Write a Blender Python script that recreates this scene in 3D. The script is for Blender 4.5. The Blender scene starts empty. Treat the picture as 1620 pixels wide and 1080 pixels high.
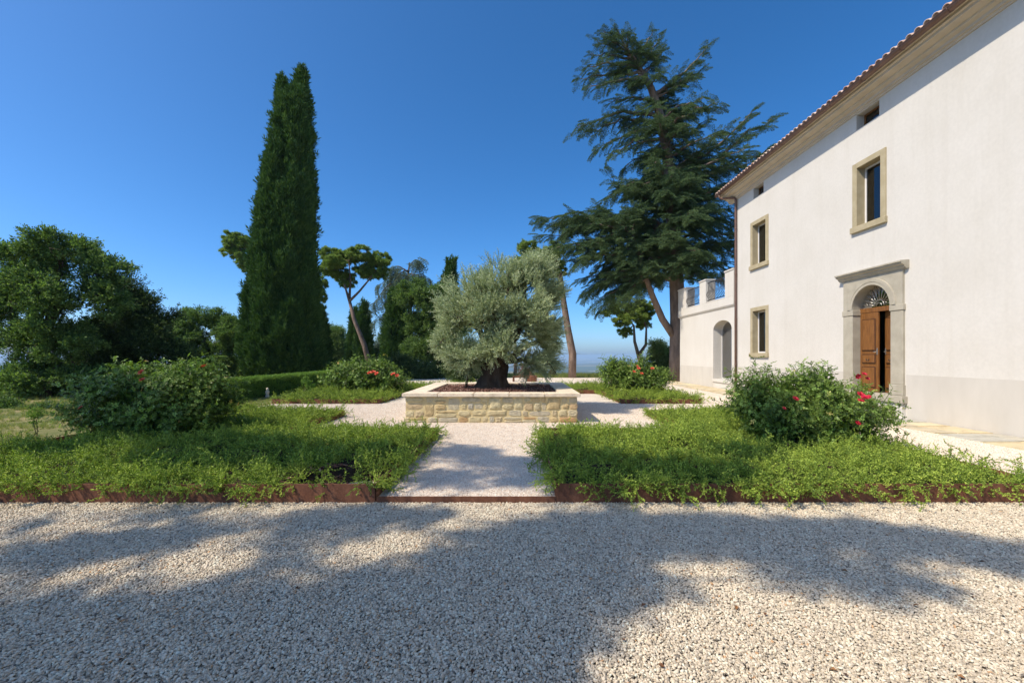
import bpy, bmesh, math, random
import numpy as np
from mathutils import Vector, Matrix, noise as mnoise

# ------------------------------------------------------------------ camera, sky, sun, exposure
scene = bpy.context.scene
C = scene.collection
R = math.radians
FPX, CX, CY, EYE = 680.0, 820.0, 562.0, 1.6          # focal length and vanishing point of the one-point view

cam_d = bpy.data.cameras.new('camera'); cam = bpy.data.objects.new('camera', cam_d); C.objects.link(cam)
cam.location = (0, 0, EYE); cam.rotation_euler = (R(90), 0, 0)
cam_d.sensor_width = 36.0; cam_d.lens = FPX / 1620 * 36
cam_d.shift_x = -(CX - 810) / 1620; cam_d.shift_y = (CY - 540) / 1620
cam_d.clip_start = 0.05; cam_d.clip_end = 90000
scene.camera = cam

SUN_TRAVEL = Vector((0.78, 0.36, -1.0)).normalized()   # the way the light goes: from the left, slightly from behind
sun_dir = -SUN_TRAVEL
elev = math.asin(sun_dir.z); azim = math.atan2(sun_dir.x, sun_dir.y)
world = bpy.data.worlds.new('World'); scene.world = world; world.use_nodes = True
wn = world.node_tree.nodes; wl = world.node_tree.links
sky = wn.new('ShaderNodeTexSky'); sky.sky_type = 'NISHITA'; sky.sun_disc = False
sky.sun_elevation = elev; sky.sun_rotation = azim
sky.altitude = 300; sky.air_density = 0.7; sky.dust_density = 1.5; sky.ozone_density = 8.0
wn['Background'].inputs['Strength'].default_value = 0.15
hs = wn.new('ShaderNodeHueSaturation'); hs.inputs['Saturation'].default_value = 1.18; hs.inputs['Hue'].default_value = 0.496
wl.new(sky.outputs[0], hs.inputs['Color']); wl.new(hs.outputs[0], wn['Background'].inputs['Color'])
sd = bpy.data.lights.new('sun', 'SUN'); sun = bpy.data.objects.new('sun', sd); C.objects.link(sun)
sd.energy = 3.6; sd.angle = R(0.53); sd.color = (1.0, 0.895, 0.755)
sun.rotation_euler = SUN_TRAVEL.to_track_quat('-Z', 'Y').to_euler(); sun.location = (-30, -15, 40)
vs = scene.view_settings
vs.view_transform = 'Standard'; vs.look = 'None'; vs.exposure = 0.54; vs.gamma = 1.0; vs.use_curve_mapping = False
scene.cycles.max_bounces = 6; scene.cycles.diffuse_bounces = 3; scene.cycles.glossy_bounces = 2
scene.cycles.transmission_bounces = 3; scene.cycles.transparent_max_bounces = 6; scene.cycles.volume_bounces = 0
scene.cycles.caustics_reflective = False; scene.cycles.caustics_refractive = False

rng = np.random.default_rng(7)
random.seed(7)

def at(px, py, Y):                       # a pixel of the photograph at a chosen distance -> a point in the place
    return Vector(((px - CX) * Y / FPX, Y, EYE - (py - CY) * Y / FPX))

# ------------------------------------------------------------------ helpers
def tag(o, label=None, cat=None, group=None, kind=None):
    if label: o['label'] = label
    if cat: o['category'] = cat
    if group: o['group'] = group
    if kind: o['kind'] = kind
    return o

def thing(name, label, cat, loc=(0, 0, 0), group=None):
    o = bpy.data.objects.new(name, None); C.objects.link(o)
    o.location = loc; o.empty_display_size = 0.1
    return tag(o, label, cat, group)

def link(name, me, parent=None):
    o = bpy.data.objects.new(name, me); C.objects.link(o)
    if parent is not None:
        o.parent = parent
        o.matrix_parent_inverse = Matrix.Translation(-Vector(parent_loc(parent)))
    return o

def parent_loc(p):
    v = Vector(p.location)
    if p.parent is not None: v = v + Vector(parent_loc(p.parent)) + p.matrix_parent_inverse.to_translation()
    return v

class MB:
    """collects shapes, build() links them as one mesh object"""
    def __init__(s): s.v = []; s.f = []; s.sm = []
    def add(s, vs, fs, smooth=False):
        b = len(s.v); s.v += [tuple(p) for p in vs]
        for f in fs: s.f.append(tuple(b + i for i in f)); s.sm.append(smooth)
        return s
    def box(s, x0, x1, y0, y1, z0, z1, ch=0.0):
        if ch <= 0:
            vs = [(x, y, z) for z in (z0, z1) for y in (y0, y1) for x in (x0, x1)]
            return s.add(vs, [(0, 2, 3, 1), (4, 5, 7, 6), (0, 1, 5, 4), (2, 6, 7, 3), (0, 4, 6, 2), (1, 3, 7, 5)])
        bm = bmesh.new(); bmesh.ops.create_cube(bm, size=1)
        for v in bm.verts:
            v.co = Vector(((x0 + x1) / 2 + v.co.x * (x1 - x0), (y0 + y1) / 2 + v.co.y * (y1 - y0), (z0 + z1) / 2 + v.co.z * (z1 - z0)))
        bmesh.ops.bevel(bm, geom=bm.edges[:], offset=ch, segments=1, affect='EDGES')
        return s.bm(bm)
    def bm(s, bm, smooth=False):
        bm.verts.index_update()
        s.add([v.co[:] for v in bm.verts], [[v.index for v in f.verts] for f in bm.faces], smooth); bm.free(); return s
    def tube(s, pts, rad, n=8, cap=True, rough=0.0, smooth=True):
        pts = [Vector(p) for p in pts]; m = len(pts)
        if not hasattr(rad, '__len__'): rad = [rad] * m
        vs = []; fs = []; a = None
        for i in range(m):
            d = (pts[min(i + 1, m - 1)] - pts[max(i - 1, 0)]).normalized()
            if a is None: a = d.orthogonal().normalized()
            else: a = (a - d * a.dot(d)).normalized()
            b = d.cross(a)
            for k in range(n):
                t = 2 * math.pi * k / n
                r = rad[i] * (1 + (rough * mnoise.noise(Vector((math.cos(t) * 1.7, math.sin(t) * 1.7, i * 0.55)) + pts[0]) if rough else 0))
                vs.append(pts[i] + (a * math.cos(t) + b * math.sin(t)) * r)
        for i in range(m - 1):
            for k in range(n):
                k2 = (k + 1) % n
                fs.append((i * n + k, i * n + k2, (i + 1) * n + k2, (i + 1) * n + k))
        if cap: fs.append(tuple(range(n))[::-1]); fs.append(tuple((m - 1) * n + k for k in range(n)))
        return s.add(vs, fs, smooth)
    def prism(s, poly, y0, y1):          # (x,z) outline extruded along Y
        n = len(poly)
        vs = [(x, y0, z) for x, z in poly] + [(x, y1, z) for x, z in poly]
        return s.add(vs, [(i, (i + 1) % n, n + (i + 1) % n, n + i) for i in range(n)] + [tuple(range(n))[::-1], tuple(range(n, 2 * n))])
    def build(s, name, mat, parent=None):
        me = bpy.data.meshes.new(name); me.from_pydata(s.v, [], s.f)
        me.polygons.foreach_set('use_smooth', s.sm); me.materials.append(mat); me.update()
        bm = bmesh.new(); bm.from_mesh(me); bmesh.ops.recalc_face_normals(bm, faces=bm.faces[:]); bm.to_mesh(me); bm.free()
        return link(name, me, parent)

def sheet(name, poly, z, mat, kind='structure', parent=None):
    me = bpy.data.meshes.new(name); me.from_pydata([(x, y, z) for x, y in poly], [], [tuple(range(len(poly)))]); me.materials.append(mat)
    o = link(name, me, parent)
    if kind: o['kind'] = kind
    return o

# ------------------------------------------------------------------ materials
def mat(name, rough=0.8, spec=0.3):
    m = bpy.data.materials.new(name); m.use_nodes = True
    nt = m.node_tree; b = nt.nodes['Principled BSDF']
    b.inputs['Roughness'].default_value = rough; b.inputs['Specular IOR Level'].default_value = spec
    return m, nt, b
def N(nt, t, **k):
    n = nt.nodes.new(t)
    for a, v in k.items():
        if a in n.inputs: n.inputs[a].default_value = v
        else: setattr(n, a, v)
    return n
def ramp(nt, src, stops):
    r = nt.nodes.new('ShaderNodeValToRGB'); e = r.color_ramp.elements
    while len(e) < len(stops): e.new(0.5)
    for i, (p, c) in enumerate(stops): e[i].position = p; e[i].color = (*c, 1)
    nt.links.new(src, r.inputs[0]); return r.outputs[0]
def mixc(nt, fac, a, b, mode='MIX'):
    m = nt.nodes.new('ShaderNodeMix'); m.data_type = 'RGBA'; m.blend_type = mode
    if hasattr(fac, 'is_output') or hasattr(fac, 'links'): nt.links.new(fac, m.inputs[0])
    else: m.inputs[0].default_value = fac
    for s, i in ((a, 6), (b, 7)):
        if isinstance(s, tuple): m.inputs[i].default_value = (*s, 1)
        else: nt.links.new(s, m.inputs[i])
    return m.outputs[2]
def pos(nt): return nt.nodes.new('ShaderNodeNewGeometry').outputs['Position']
def noise(nt, vec, scale, detail=4, rough=0.55):
    n = N(nt, 'ShaderNodeTexNoise', Scale=scale, Detail=detail, Roughness=rough)
    if vec is not None: nt.links.new(vec, n.inputs['Vector'])
    return n.outputs['Fac']
def bump(nt, b, h, strength=0.4, dist=0.02):
    n = N(nt, 'ShaderNodeBump', Strength=strength, Distance=dist)
    nt.links.new(h, n.inputs['Height']); nt.links.new(n.outputs[0], b.inputs['Normal'])
def simple(name, c0, c1, scale=6, rough=0.8, spec=0.3, bs=0.3, bd=0.01, metal=0.0, bscale=None):
    m, nt, b = mat(name, rough, spec); p = pos(nt)
    f = noise(nt, p, scale)
    nt.links.new(ramp(nt, f, [(0.3, c0), (0.7, c1)]), b.inputs['Base Color'])
    b.inputs['Metallic'].default_value = metal
    if bs: bump(nt, b, noise(nt, p, bscale or scale * 4, 5), bs, bd)
    return m
def stone_mat(name, stops, scale=9, tone=True, rough=0.85):
    """each object draws its own tone from the stops, with grain on top"""
    m, nt, b = mat(name, rough, 0.25); p = pos(nt)
    oi = nt.nodes.new('ShaderNodeObjectInfo')
    base = ramp(nt, oi.outputs['Random'], stops)
    n1 = noise(nt, p, scale, 6, 0.65)
    g = ramp(nt, n1, [(0.25, (0.62, 0.6, 0.56)), (0.5, (1, 1, 1)), (0.8, (1.22, 1.18, 1.1))])
    nt.links.new(mixc(nt, 1.0, base, g, 'MULTIPLY'), b.inputs['Base Color'])
    bump(nt, b, noise(nt, p, scale * 3, 6, 0.7), 0.6, 0.015)
    return m
LEAF_K = {'broad_leaf': 2.7, 'dark_oak_leaf': 2.1, 'pale_broad_leaf': 2.1, 'cypress_scale': 2.3, 'cedar_needle': 2.05, 'blue_cedar_needle': 2.1, 'pine_needle': 3.2, 'olive_leaf': 2.45, 'rose_leaf': 2.3, 'cover_leaf': 3.05, 'hedge_leaf': 2.4, 'grass_blade': 1.6}
def leaf_mat(name, stops, trans=0.3, rough=0.5, spec=0.35, tcol=None):
    k_ = LEAF_K.get(name, 1.0); spec *= .45; stops = [(q, tuple(min(.8, v * k_) for v in c)) for q, c in stops]
    """tone (per leaf) and the spray's own random pick the colour; thin leaves let some light through"""
    m, nt, b = mat(name, rough, spec)
    a = N(nt, 'ShaderNodeAttribute', attribute_name='tone')
    oi = nt.nodes.new('ShaderNodeObjectInfo')
    mx = N(nt, 'ShaderNodeMath', operation='MULTIPLY_ADD'); nt.links.new(a.outputs['Fac'], mx.inputs[0]); mx.inputs[1].default_value = 0.6
    m2 = N(nt, 'ShaderNodeMath', operation='MULTIPLY'); nt.links.new(oi.outputs['Random'], m2.inputs[0]); m2.inputs[1].default_value = 0.4
    nt.links.new(m2.outputs[0], mx.inputs[2])
    col = ramp(nt, mx.outputs[0], stops)
    nt.links.new(col, b.inputs['Base Color'])
    tr = nt.nodes.new('ShaderNodeBsdfTranslucent')
    tc = mixc(nt, 1.0, col, tcol or (1.5, 1.7, 0.7), 'MULTIPLY'); nt.links.new(tc, tr.inputs['Color'])
    ms = nt.nodes.new('ShaderNodeMixShader'); ms.inputs[0].default_value = trans
    out = nt.nodes['Material Output']
    nt.links.new(b.outputs[0], ms.inputs[1]); nt.links.new(tr.outputs[0], ms.inputs[2]); nt.links.new(ms.outputs[0], out.inputs['Surface'])
    return m
def tone_mat(name, stops, rough=0.8, spec=0.25, bscale=150, bs=0.3, bd=0.004):
    m, nt, b = mat(name, rough, spec)
    a = N(nt, 'ShaderNodeAttribute', attribute_name='tone')
    col = ramp(nt, a.outputs['Fac'], stops)
    n1 = noise(nt, pos(nt), bscale, 3)
    g = ramp(nt, n1, [(0.3, (0.8, 0.8, 0.8)), (0.7, (1.12, 1.12, 1.12))])
    nt.links.new(mixc(nt, 1.0, col, g, 'MULTIPLY'), b.inputs['Base Color'])
    if bs: bump(nt, b, n1, bs, bd)
    return m

M = {}
# plaster: warm white with faint trowel mottling
m, nt, b = mat('white_plaster', 0.9, 0.15); p = pos(nt)
n1 = noise(nt, p, 0.9, 6, 0.6); n2 = noise(nt, p, 14, 5, 0.6)
c = ramp(nt, n1, [(0.3, (0.61, 0.575, 0.505)), (0.7, (0.655, 0.622, 0.557))])
c = mixc(nt, 1.0, c, ramp(nt, n2, [(0.3, (0.95, 0.95, 0.95)), (0.7, (1.02, 1.02, 1.02))]), 'MULTIPLY')
mp = N(nt, 'ShaderNodeMapping'); mp.inputs['Scale'].default_value = (5, 5, 0.22); nt.links.new(p, mp.inputs[0])
c = mixc(nt, 1.0, c, ramp(nt, noise(nt, mp.outputs[0], 1.0, 5, 0.6), [(0.34, (0.972, 0.968, 0.96)), (0.5, (1, 1, 1))]), 'MULTIPLY')
nt.links.new(c, b.inputs['Base Color']); bump(nt, b, noise(nt, p, 45, 4), 0.25, 0.006); M['plaster'] = m
m, nt, b = mat('grey_plinth_paint', 0.9, 0.15); p = pos(nt)
sx = N(nt, 'ShaderNodeMapping'); sx.inputs['Scale'].default_value = (1, 1, 0.35); nt.links.new(p, sx.inputs[0])
c = ramp(nt, noise(nt, sx.outputs[0], 2.2, 6, 0.65), [(0.3, (0.52, 0.485, 0.42)), (0.7, (0.585, 0.548, 0.48))])
nt.links.new(c, b.inputs['Base Color']); bump(nt, b, noise(nt, p, 45, 4), 0.25, 0.006); M['plinth'] = m
M['soffit'] = simple('soffit_paint', (0.50, 0.43, 0.33), (0.58, 0.50, 0.39), 3, 0.85, 0.2, 0.15, 0.004)
M['copper'] = simple('aged_copper', (0.13, 0.075, 0.055), (0.20, 0.12, 0.09), 5, 0.45, 0.5, 0.1, 0.003, 0.35)
M['sandstone'] = simple('grey_sandstone', (0.36, 0.325, 0.25), (0.45, 0.41, 0.32), 4, 0.88, 0.2, 0.35, 0.006, 0, 60)
M['window_stone'] = simple('ochre_sandstone', (0.36, 0.30, 0.18), (0.45, 0.385, 0.25), 4, 0.88, 0.2, 0.35, 0.006, 0, 60)
M['white_frame'] = simple('white_window_paint', (0.68, 0.66, 0.62), (0.74, 0.72, 0.68), 3, 0.5, 0.4, 0)
M['iron'] = simple('black_iron', (0.02, 0.02, 0.022), (0.045, 0.04, 0.04), 9, 0.55, 0.5, 0.2, 0.003, 0.4)
M['brass'] = simple('dull_steel', (0.45, 0.43, 0.38), (0.55, 0.52, 0.46), 9, 0.35, 0.5, 0, 0.003, 0.9)
M['dark_room'] = simple('dim_room_shade', (0.10, 0.09, 0.08), (0.13, 0.12, 0.10), 2, 0.9, 0.1, 0)  # dark colour stands in for the lack of light indoors
M['sky_tint_panel'] = simple('pale_sky_reflection', (0.50, 0.60, 0.64), (0.56, 0.66, 0.70), 5, 0.9, 0.1, 0)  # pale blue stands in for sky reflected in the arched pane
M['curtain'] = simple('pale_curtain', (0.5, 0.48, 0.44), (0.62, 0.6, 0.56), 5, 0.9, 0.1, 0)
m, nt, b = mat('window_glass', 0.03, 0.5)
tr = N(nt, 'ShaderNodeBsdfTransparent'); tr.inputs[0].default_value = (0.62, 0.68, 0.70, 1)
gl = N(nt, 'ShaderNodeBsdfGlossy', Roughness=0.02); fr = N(nt, 'ShaderNodeFresnel', IOR=1.9)
ms = nt.nodes.new('ShaderNodeMixShader'); nt.links.new(fr.outputs[0], ms.inputs[0]); nt.links.new(tr.outputs[0], ms.inputs[1]); nt.links.new(gl.outputs[0], ms.inputs[2])
nt.links.new(ms.outputs[0], nt.nodes['Material Output'].inputs['Surface']); M['glass'] = m
M['sun_glass'] = m.copy(); M['sun_glass'].name = 'reflective_sun_glass'; [n_ for n_ in M['sun_glass'].node_tree.nodes if n_.type == 'FRESNEL'][0].inputs['IOR'].default_value = 5.0
# door wood: vertical grain
m, nt, b = mat('varnished_chestnut', 0.42, 0.4); p = pos(nt)
mp = N(nt, 'ShaderNodeMapping'); mp.inputs['Scale'].default_value = (9, 9, 0.8); nt.links.new(p, mp.inputs[0])
c = ramp(nt, noise(nt, mp.outputs[0], 4, 6, 0.65), [(0.25, (0.10, 0.038, 0.010)), (0.5, (0.20, 0.082, 0.020)), (0.75, (0.30, 0.135, 0.036))])
nt.links.new(c, b.inputs['Base Color']); bump(nt, b, noise(nt, mp.outputs[0], 9, 4), 0.15, 0.003); M['wood'] = m
M['wood_groove_shade'] = simple('shaded_groove_wood', (0.055, 0.022, 0.008), (0.10, 0.04, 0.013), 9, 0.5, 0.3, 0)  # darker copy of the door wood: groove shade put into the colour
# corten steel
m, nt, b = mat('corten_steel', 0.85, 0.25); p = pos(nt)
mp = N(nt, 'ShaderNodeMapping'); mp.inputs['Scale'].default_value = (1, 1, 0.3); nt.links.new(p, mp.inputs[0])
c = ramp(nt, noise(nt, mp.outputs[0], 7, 7, 0.7), [(0.25, (0.10, 0.040, 0.024)), (0.5, (0.185, 0.078, 0.042)), (0.75, (0.28, 0.13, 0.072))])
c = mixc(nt, 1.0, c, ramp(nt, noise(nt, p, 60, 3), [(0.3, (0.75, 0.75, 0.75)), (0.7, (1.15, 1.15, 1.15))]), 'MULTIPLY')
nt.links.new(c, b.inputs['Base Color']); bump(nt, b, noise(nt, p, 80, 4), 0.3, 0.003); M['corten'] = m
M['mortar'] = simple('yellow_lime_mortar', (0.610, 0.481, 0.237), (0.769, 0.624, 0.337), 7, 0.95, 0.1, 0.7, 0.02, 0, 40)
M['rubble'] = stone_mat('sandstone_rubble', [(0.0, (0.62, 0.53, 0.31)), (0.3, (0.56, 0.46, 0.25)), (0.45, (0.54, 0.47, 0.31)), (0.56, (0.50, 0.45, 0.33)), (0.70, (0.56, 0.43, 0.22)), (0.86, (0.50, 0.31, 0.145)), (1.0, (0.60, 0.51, 0.31))])
M['coping'] = stone_mat('pale_coping_stone', [(0.0, (0.747, 0.610, 0.433)), (0.5, (0.821, 0.683, 0.504)), (1.0, (0.722, 0.610, 0.445))], 6)
M['flag'] = stone_mat('flagstone', [(0.0, (0.551, 0.459, 0.285)), (0.35, (0.661, 0.553, 0.363)), (0.6, (0.454, 0.419, 0.324)), (0.8, (0.620, 0.486, 0.285)), (1.0, (0.413, 0.419, 0.376))], 4)
M['roof_tile'] = stone_mat('terracotta_tile', [(0.0, (0.58, 0.36, 0.26)), (0.3, (0.66, 0.47, 0.36)), (0.6, (0.70, 0.54, 0.43)), (1.0, (0.52, 0.29, 0.20))], 8)
M['soil'] = simple('dark_bed_soil', (0.035, 0.026, 0.016), (0.065, 0.045, 0.028), 18, 0.95, 0.1, 0.8, 0.03)
M['chips'] = tone_mat('bark_chips', [(0, (0.07, 0.032, 0.022)), (0.4, (0.16, 0.07, 0.045)), (0.75, (0.26, 0.125, 0.085)), (1, (0.36, 0.23, 0.17))])
M['court_stone'] = tone_mat('crushed_limestone', [(0, (0.173, 0.149, 0.117)), (0.12, (0.345, 0.293, 0.213)), (0.4, (0.552, 0.464, 0.334)), (0.7, (0.690, 0.586, 0.428)), (0.93, (0.751, 0.713, 0.543)), (1, (0.528, 0.321, 0.165))], 0.75, 0.25, 90)
M['path_stone'] = tone_mat('fine_pink_gravel', [(0, (0.450, 0.341, 0.254)), (0.3, (0.688, 0.549, 0.424)), (0.7, (0.792, 0.694, 0.551)), (1, (0.792, 0.784, 0.698))], 0.8, 0.2, 90)
def gravel_sheet_mat(name, dark, mid, light, scale):
    m, nt, b = mat(name, 0.9, 0.15); p = pos(nt)
    v = N(nt, 'ShaderNodeTexVoronoi', Scale=scale); nt.links.new(p, v.inputs['Vector'])
    sp = N(nt, 'ShaderNodeSeparateColor'); nt.links.new(v.outputs['Color'], sp.inputs[0])
    c = ramp(nt, sp.outputs[0], [(0.0, dark), (0.4, mid), (1.0, light)])
    c = mixc(nt, 1.0, c, ramp(nt, noise(nt, p, 1.3, 5), [(0.3, (0.9, 0.9, 0.9)), (0.7, (1.06, 1.05, 1.03))]), 'MULTIPLY')
    nt.links.new(c, b.inputs['Base Color']); bump(nt, b, v.outputs['Distance'], 0.8, 0.012); b.inputs['Normal'].links[0].from_node.invert = True
    return m
M['court'] = gravel_sheet_mat('shaded_limestone_bed', (0.123, 0.101, 0.080), (0.234, 0.197, 0.150), (0.323, 0.277, 0.220), 55)  # kept dark so the gaps between stones look shaded
M['path'] = gravel_sheet_mat('fine_gravel_bed', (0.556, 0.439, 0.336), (0.754, 0.622, 0.488), (0.792, 0.771, 0.633), 75)
# lawn and open land
m, nt, b = mat('dry_lawn', 0.95, 0.1); p = pos(nt)
c = ramp(nt, noise(nt, p, 0.9, 6, 0.6), [(0.35, (0.10, 0.13, 0.04)), (0.5, (0.20, 0.19, 0.075)), (0.65, (0.34, 0.27, 0.14))])
nt.links.new(c, b.inputs['Base Color']); bump(nt, b, noise(nt, p, 40, 4), 0.6, 0.03); M['lawn'] = m
m, nt, b = mat('open_country', 0.95, 0.05); p = pos(nt)
v = N(nt, 'ShaderNodeTexVoronoi', Scale=0.0022); nt.links.new(p, v.inputs['Vector'])
sp = N(nt, 'ShaderNodeSeparateColor'); nt.links.new(v.outputs['Color'], sp.inputs[0])
fields = ramp(nt, sp.outputs[0], [(0, (0.05, 0.085, 0.03)), (0.35, (0.08, 0.11, 0.04)), (0.55, (0.16, 0.16, 0.07)), (0.75, (0.45, 0.40, 0.25)), (0.9, (0.62, 0.56, 0.45)), (1, (0.06, 0.09, 0.03))])
wood = ramp(nt, noise(nt, p, 0.0015, 6, 0.6), [(0.48, (0.0, 0.0, 0.0)), (0.56, (1, 1, 1))])
c = mixc(nt, wood, fields, (0.035, 0.06, 0.022))
c = mixc(nt, 1.0, c, ramp(nt, noise(nt, p, 0.25, 5, 0.7), [(0.3, (0.6, 0.6, 0.6)), (0.7, (1.2, 1.2, 1.1))]), 'MULTIPLY')
nt.links.new(c, b.inputs['Base Color']); M['land'] = m
# bark
def bark(name, c0, c1, sc=5):
    m, nt, b = mat(name, 0.95, 0.1); p = pos(nt)
    mp = N(nt, 'ShaderNodeMapping'); mp.inputs['Scale'].default_value = (1, 1, 0.3); nt.links.new(p, mp.inputs[0])
    f = noise(nt, mp.outputs[0], sc, 7, 0.7)
    nt.links.new(ramp(nt, f, [(0.3, c0), (0.7, c1)]), b.inputs['Base Color']); bump(nt, b, f, 1.0, 0.06); return m
M['bark'] = bark('grey_brown_bark', (0.05, 0.038, 0.028), (0.15, 0.115, 0.085))
M['cedar_bark'] = bark('cedar_bark', (0.12, 0.09, 0.07), (0.28, 0.21, 0.16), 4)
M['pine_bark'] = bark('pine_bark', (0.12, 0.08, 0.06), (0.32, 0.235, 0.18), 5)
M['olive_bark'] = bark('olive_bark', (0.035, 0.025, 0.018), (0.12, 0.09, 0.065), 9)
M['cane'] = simple('green_cane', (0.07, 0.09, 0.03), (0.14, 0.12, 0.05), 8, 0.6, 0.3, 0)
# leaves
M['lf_broad'] = leaf_mat('broad_leaf', [(0, (0.020, 0.036, 0.011)), (0.5, (0.049, 0.080, 0.023)), (1, (0.105, 0.140, 0.043))], 0.3)
M['lf_oak'] = leaf_mat('dark_oak_leaf', [(0, (0.015, 0.027, 0.010)), (0.5, (0.033, 0.054, 0.018)), (1, (0.072, 0.100, 0.034))], 0.22)
M['lf_pale'] = leaf_mat('pale_broad_leaf', [(0, (0.035, 0.055, 0.018)), (0.5, (0.070, 0.105, 0.035)), (1, (0.12, 0.155, 0.055))], 0.3)
M['lf_cypress'] = leaf_mat('cypress_scale', [(0, (0.014, 0.030, 0.010)), (0.5, (0.030, 0.058, 0.017)), (1, (0.060, 0.095, 0.026))], 0.12, 0.65, 0.15)
M['lf_cedar'] = leaf_mat('cedar_needle', [(0, (0.020, 0.036, 0.016)), (0.5, (0.042, 0.068, 0.028)), (1, (0.092, 0.125, 0.052))], 0.15, 0.6, 0.2, (1.2, 1.4, 0.8))
M['lf_bluecedar'] = leaf_mat('blue_cedar_needle', [(0, (0.05, 0.075, 0.05)), (0.5, (0.09, 0.12, 0.085)), (1, (0.14, 0.17, 0.12))], 0.15, 0.6, 0.2, (1.2, 1.3, 0.9))
M['lf_pine'] = leaf_mat('pine_needle', [(0, (0.030, 0.050, 0.012)), (0.5, (0.065, 0.092, 0.022)), (1, (0.13, 0.15, 0.04))], 0.2, 0.6, 0.2)
M['lf_olive'] = leaf_mat('olive_leaf', [(0, (0.08, 0.10, 0.048)), (0.45, (0.16, 0.185, 0.10)), (0.8, (0.26, 0.285, 0.175)), (1, (0.35, 0.37, 0.25))], 0.2, 0.5, 0.3, (1.2, 1.3, 0.8))
M['lf_rose'] = leaf_mat('rose_leaf', [(0, (0.014, 0.026, 0.006)), (0.35, (0.040, 0.066, 0.013)), (0.55, (0.068, 0.096, 0.017)), (0.8, (0.10, 0.16, 0.035)), (0.95, (0.17, 0.20, 0.05)), (1, (0.22, 0.13, 0.05))], 0.28, 0.35, 0.5)
M['lf_cover'] = leaf_mat('cover_leaf', [(0, (0.022, 0.036, 0.008)), (0.3, (0.062, 0.088, 0.014)), (0.6, (0.108, 0.140, 0.022)), (0.9, (0.165, 0.190, 0.034)), (1, (0.20, 0.17, 0.07))], 0.2, 0.45, 0.35)
M['lf_hedge'] = leaf_mat('hedge_leaf', [(0, (0.035, 0.065, 0.012)), (0.5, (0.075, 0.125, 0.022)), (1, (0.14, 0.19, 0.04))], 0.25, 0.45, 0.35)
M['lf_grass'] = leaf_mat('grass_blade', [(0, (0.07, 0.11, 0.025)), (0.5, (0.15, 0.17, 0.055)), (1, (0.32, 0.27, 0.13))], 0.3, 0.6, 0.2)
M['lf_dry'] = leaf_mat('dry_twig', [(0, (0.20, 0.14, 0.09)), (1, (0.34, 0.26, 0.19))], 0.2, 0.8, 0.1, (1.2, 1.1, 0.9))
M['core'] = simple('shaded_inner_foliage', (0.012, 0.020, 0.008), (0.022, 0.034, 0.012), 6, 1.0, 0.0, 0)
M['petal_red'] = simple('crimson_petal', (0.42, 0.012, 0.03), (0.58, 0.03, 0.06), 30, 0.55, 0.2, 0)
M['petal_coral'] = simple('coral_petal', (0.55, 0.07, 0.035), (0.68, 0.14, 0.07), 30, 0.55, 0.2, 0)
M['fallen'] = tone_mat('fallen_leaf', [(0, (0.05, 0.03, 0.02)), (0.5, (0.16, 0.07, 0.03)), (1, (0.30, 0.15, 0.06))], 0.8)

# ------------------------------------------------------------------ foliage sources: small sprays, drawn many times by scatter()
class LB:
    """leaf-mesh builder: a tone per vertex"""
    def __init__(s): s.v = []; s.f = []; s.t = []
    def leaf(s, p, d, L, W, tone, fold=0.25, up=None):
        d = Vector(d).normalized(); u = Vector(up) if up is not None else Vector((random.gauss(0, 1), random.gauss(0, 1), random.gauss(0, 1)))
        sd = d.cross(u)
        if sd.length < 1e-4: sd = d.orthogonal()
        sd.normalize(); n = sd.cross(d); p = Vector(p); b = len(s.v)
        mid = p + d * L * 0.48
        s.v += [p, mid + sd * W * 0.5 + n * W * fold, p + d * L, mid - sd * W * 0.5 + n * W * fold]
        s.f += [(b, b + 1, b + 2), (b, b + 2, b + 3)]; s.t += [tone] * 4
    def needle(s, p, d, L, W, tone):
        d = Vector(d).normalized(); sd = d.orthogonal(); sd.rotate(Matrix.Rotation(random.random() * 6.28, 3, d)); b = len(s.v); p = Vector(p)
        s.v += [p - sd * W * 0.5, p + sd * W * 0.5, p + d * L]; s.f += [(b, b + 1, b + 2)]; s.t += [tone] * 3
    def stick(s, a, c, r0, r1, tone):
        a = Vector(a); c = Vector(c); d = (c - a).normalized(); o = d.orthogonal(); q = d.cross(o); b = len(s.v)
        for pt, r in ((a, r0), (c, r1)):
            for k in range(3):
                t = k * 2.094; s.v.append(pt + (o * math.cos(t) + q * math.sin(t)) * r)
        for k in range(3): s.f.append((b + k, b + (k + 1) % 3, b + 3 + (k + 1) % 3, b + 3 + k))
        s.t += [tone] * 6
    def source(s, name, material):
        me = bpy.data.meshes.new(name); me.from_pydata([v[:] for v in s.v], [], s.f)
        at_ = me.attributes.new('tone', 'FLOAT', 'POINT'); at_.data.foreach_set('value', np.array(s.t, np.float32))
        me.materials.append(material); me.update()
        return bpy.data.objects.new(name, me)              # a source for scatter(), not placed in the scene itself
def rv(s=1.0): return Vector((random.gauss(0, s), random.gauss(0, s), random.gauss(0, s)))
def T(): return random.random()

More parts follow.
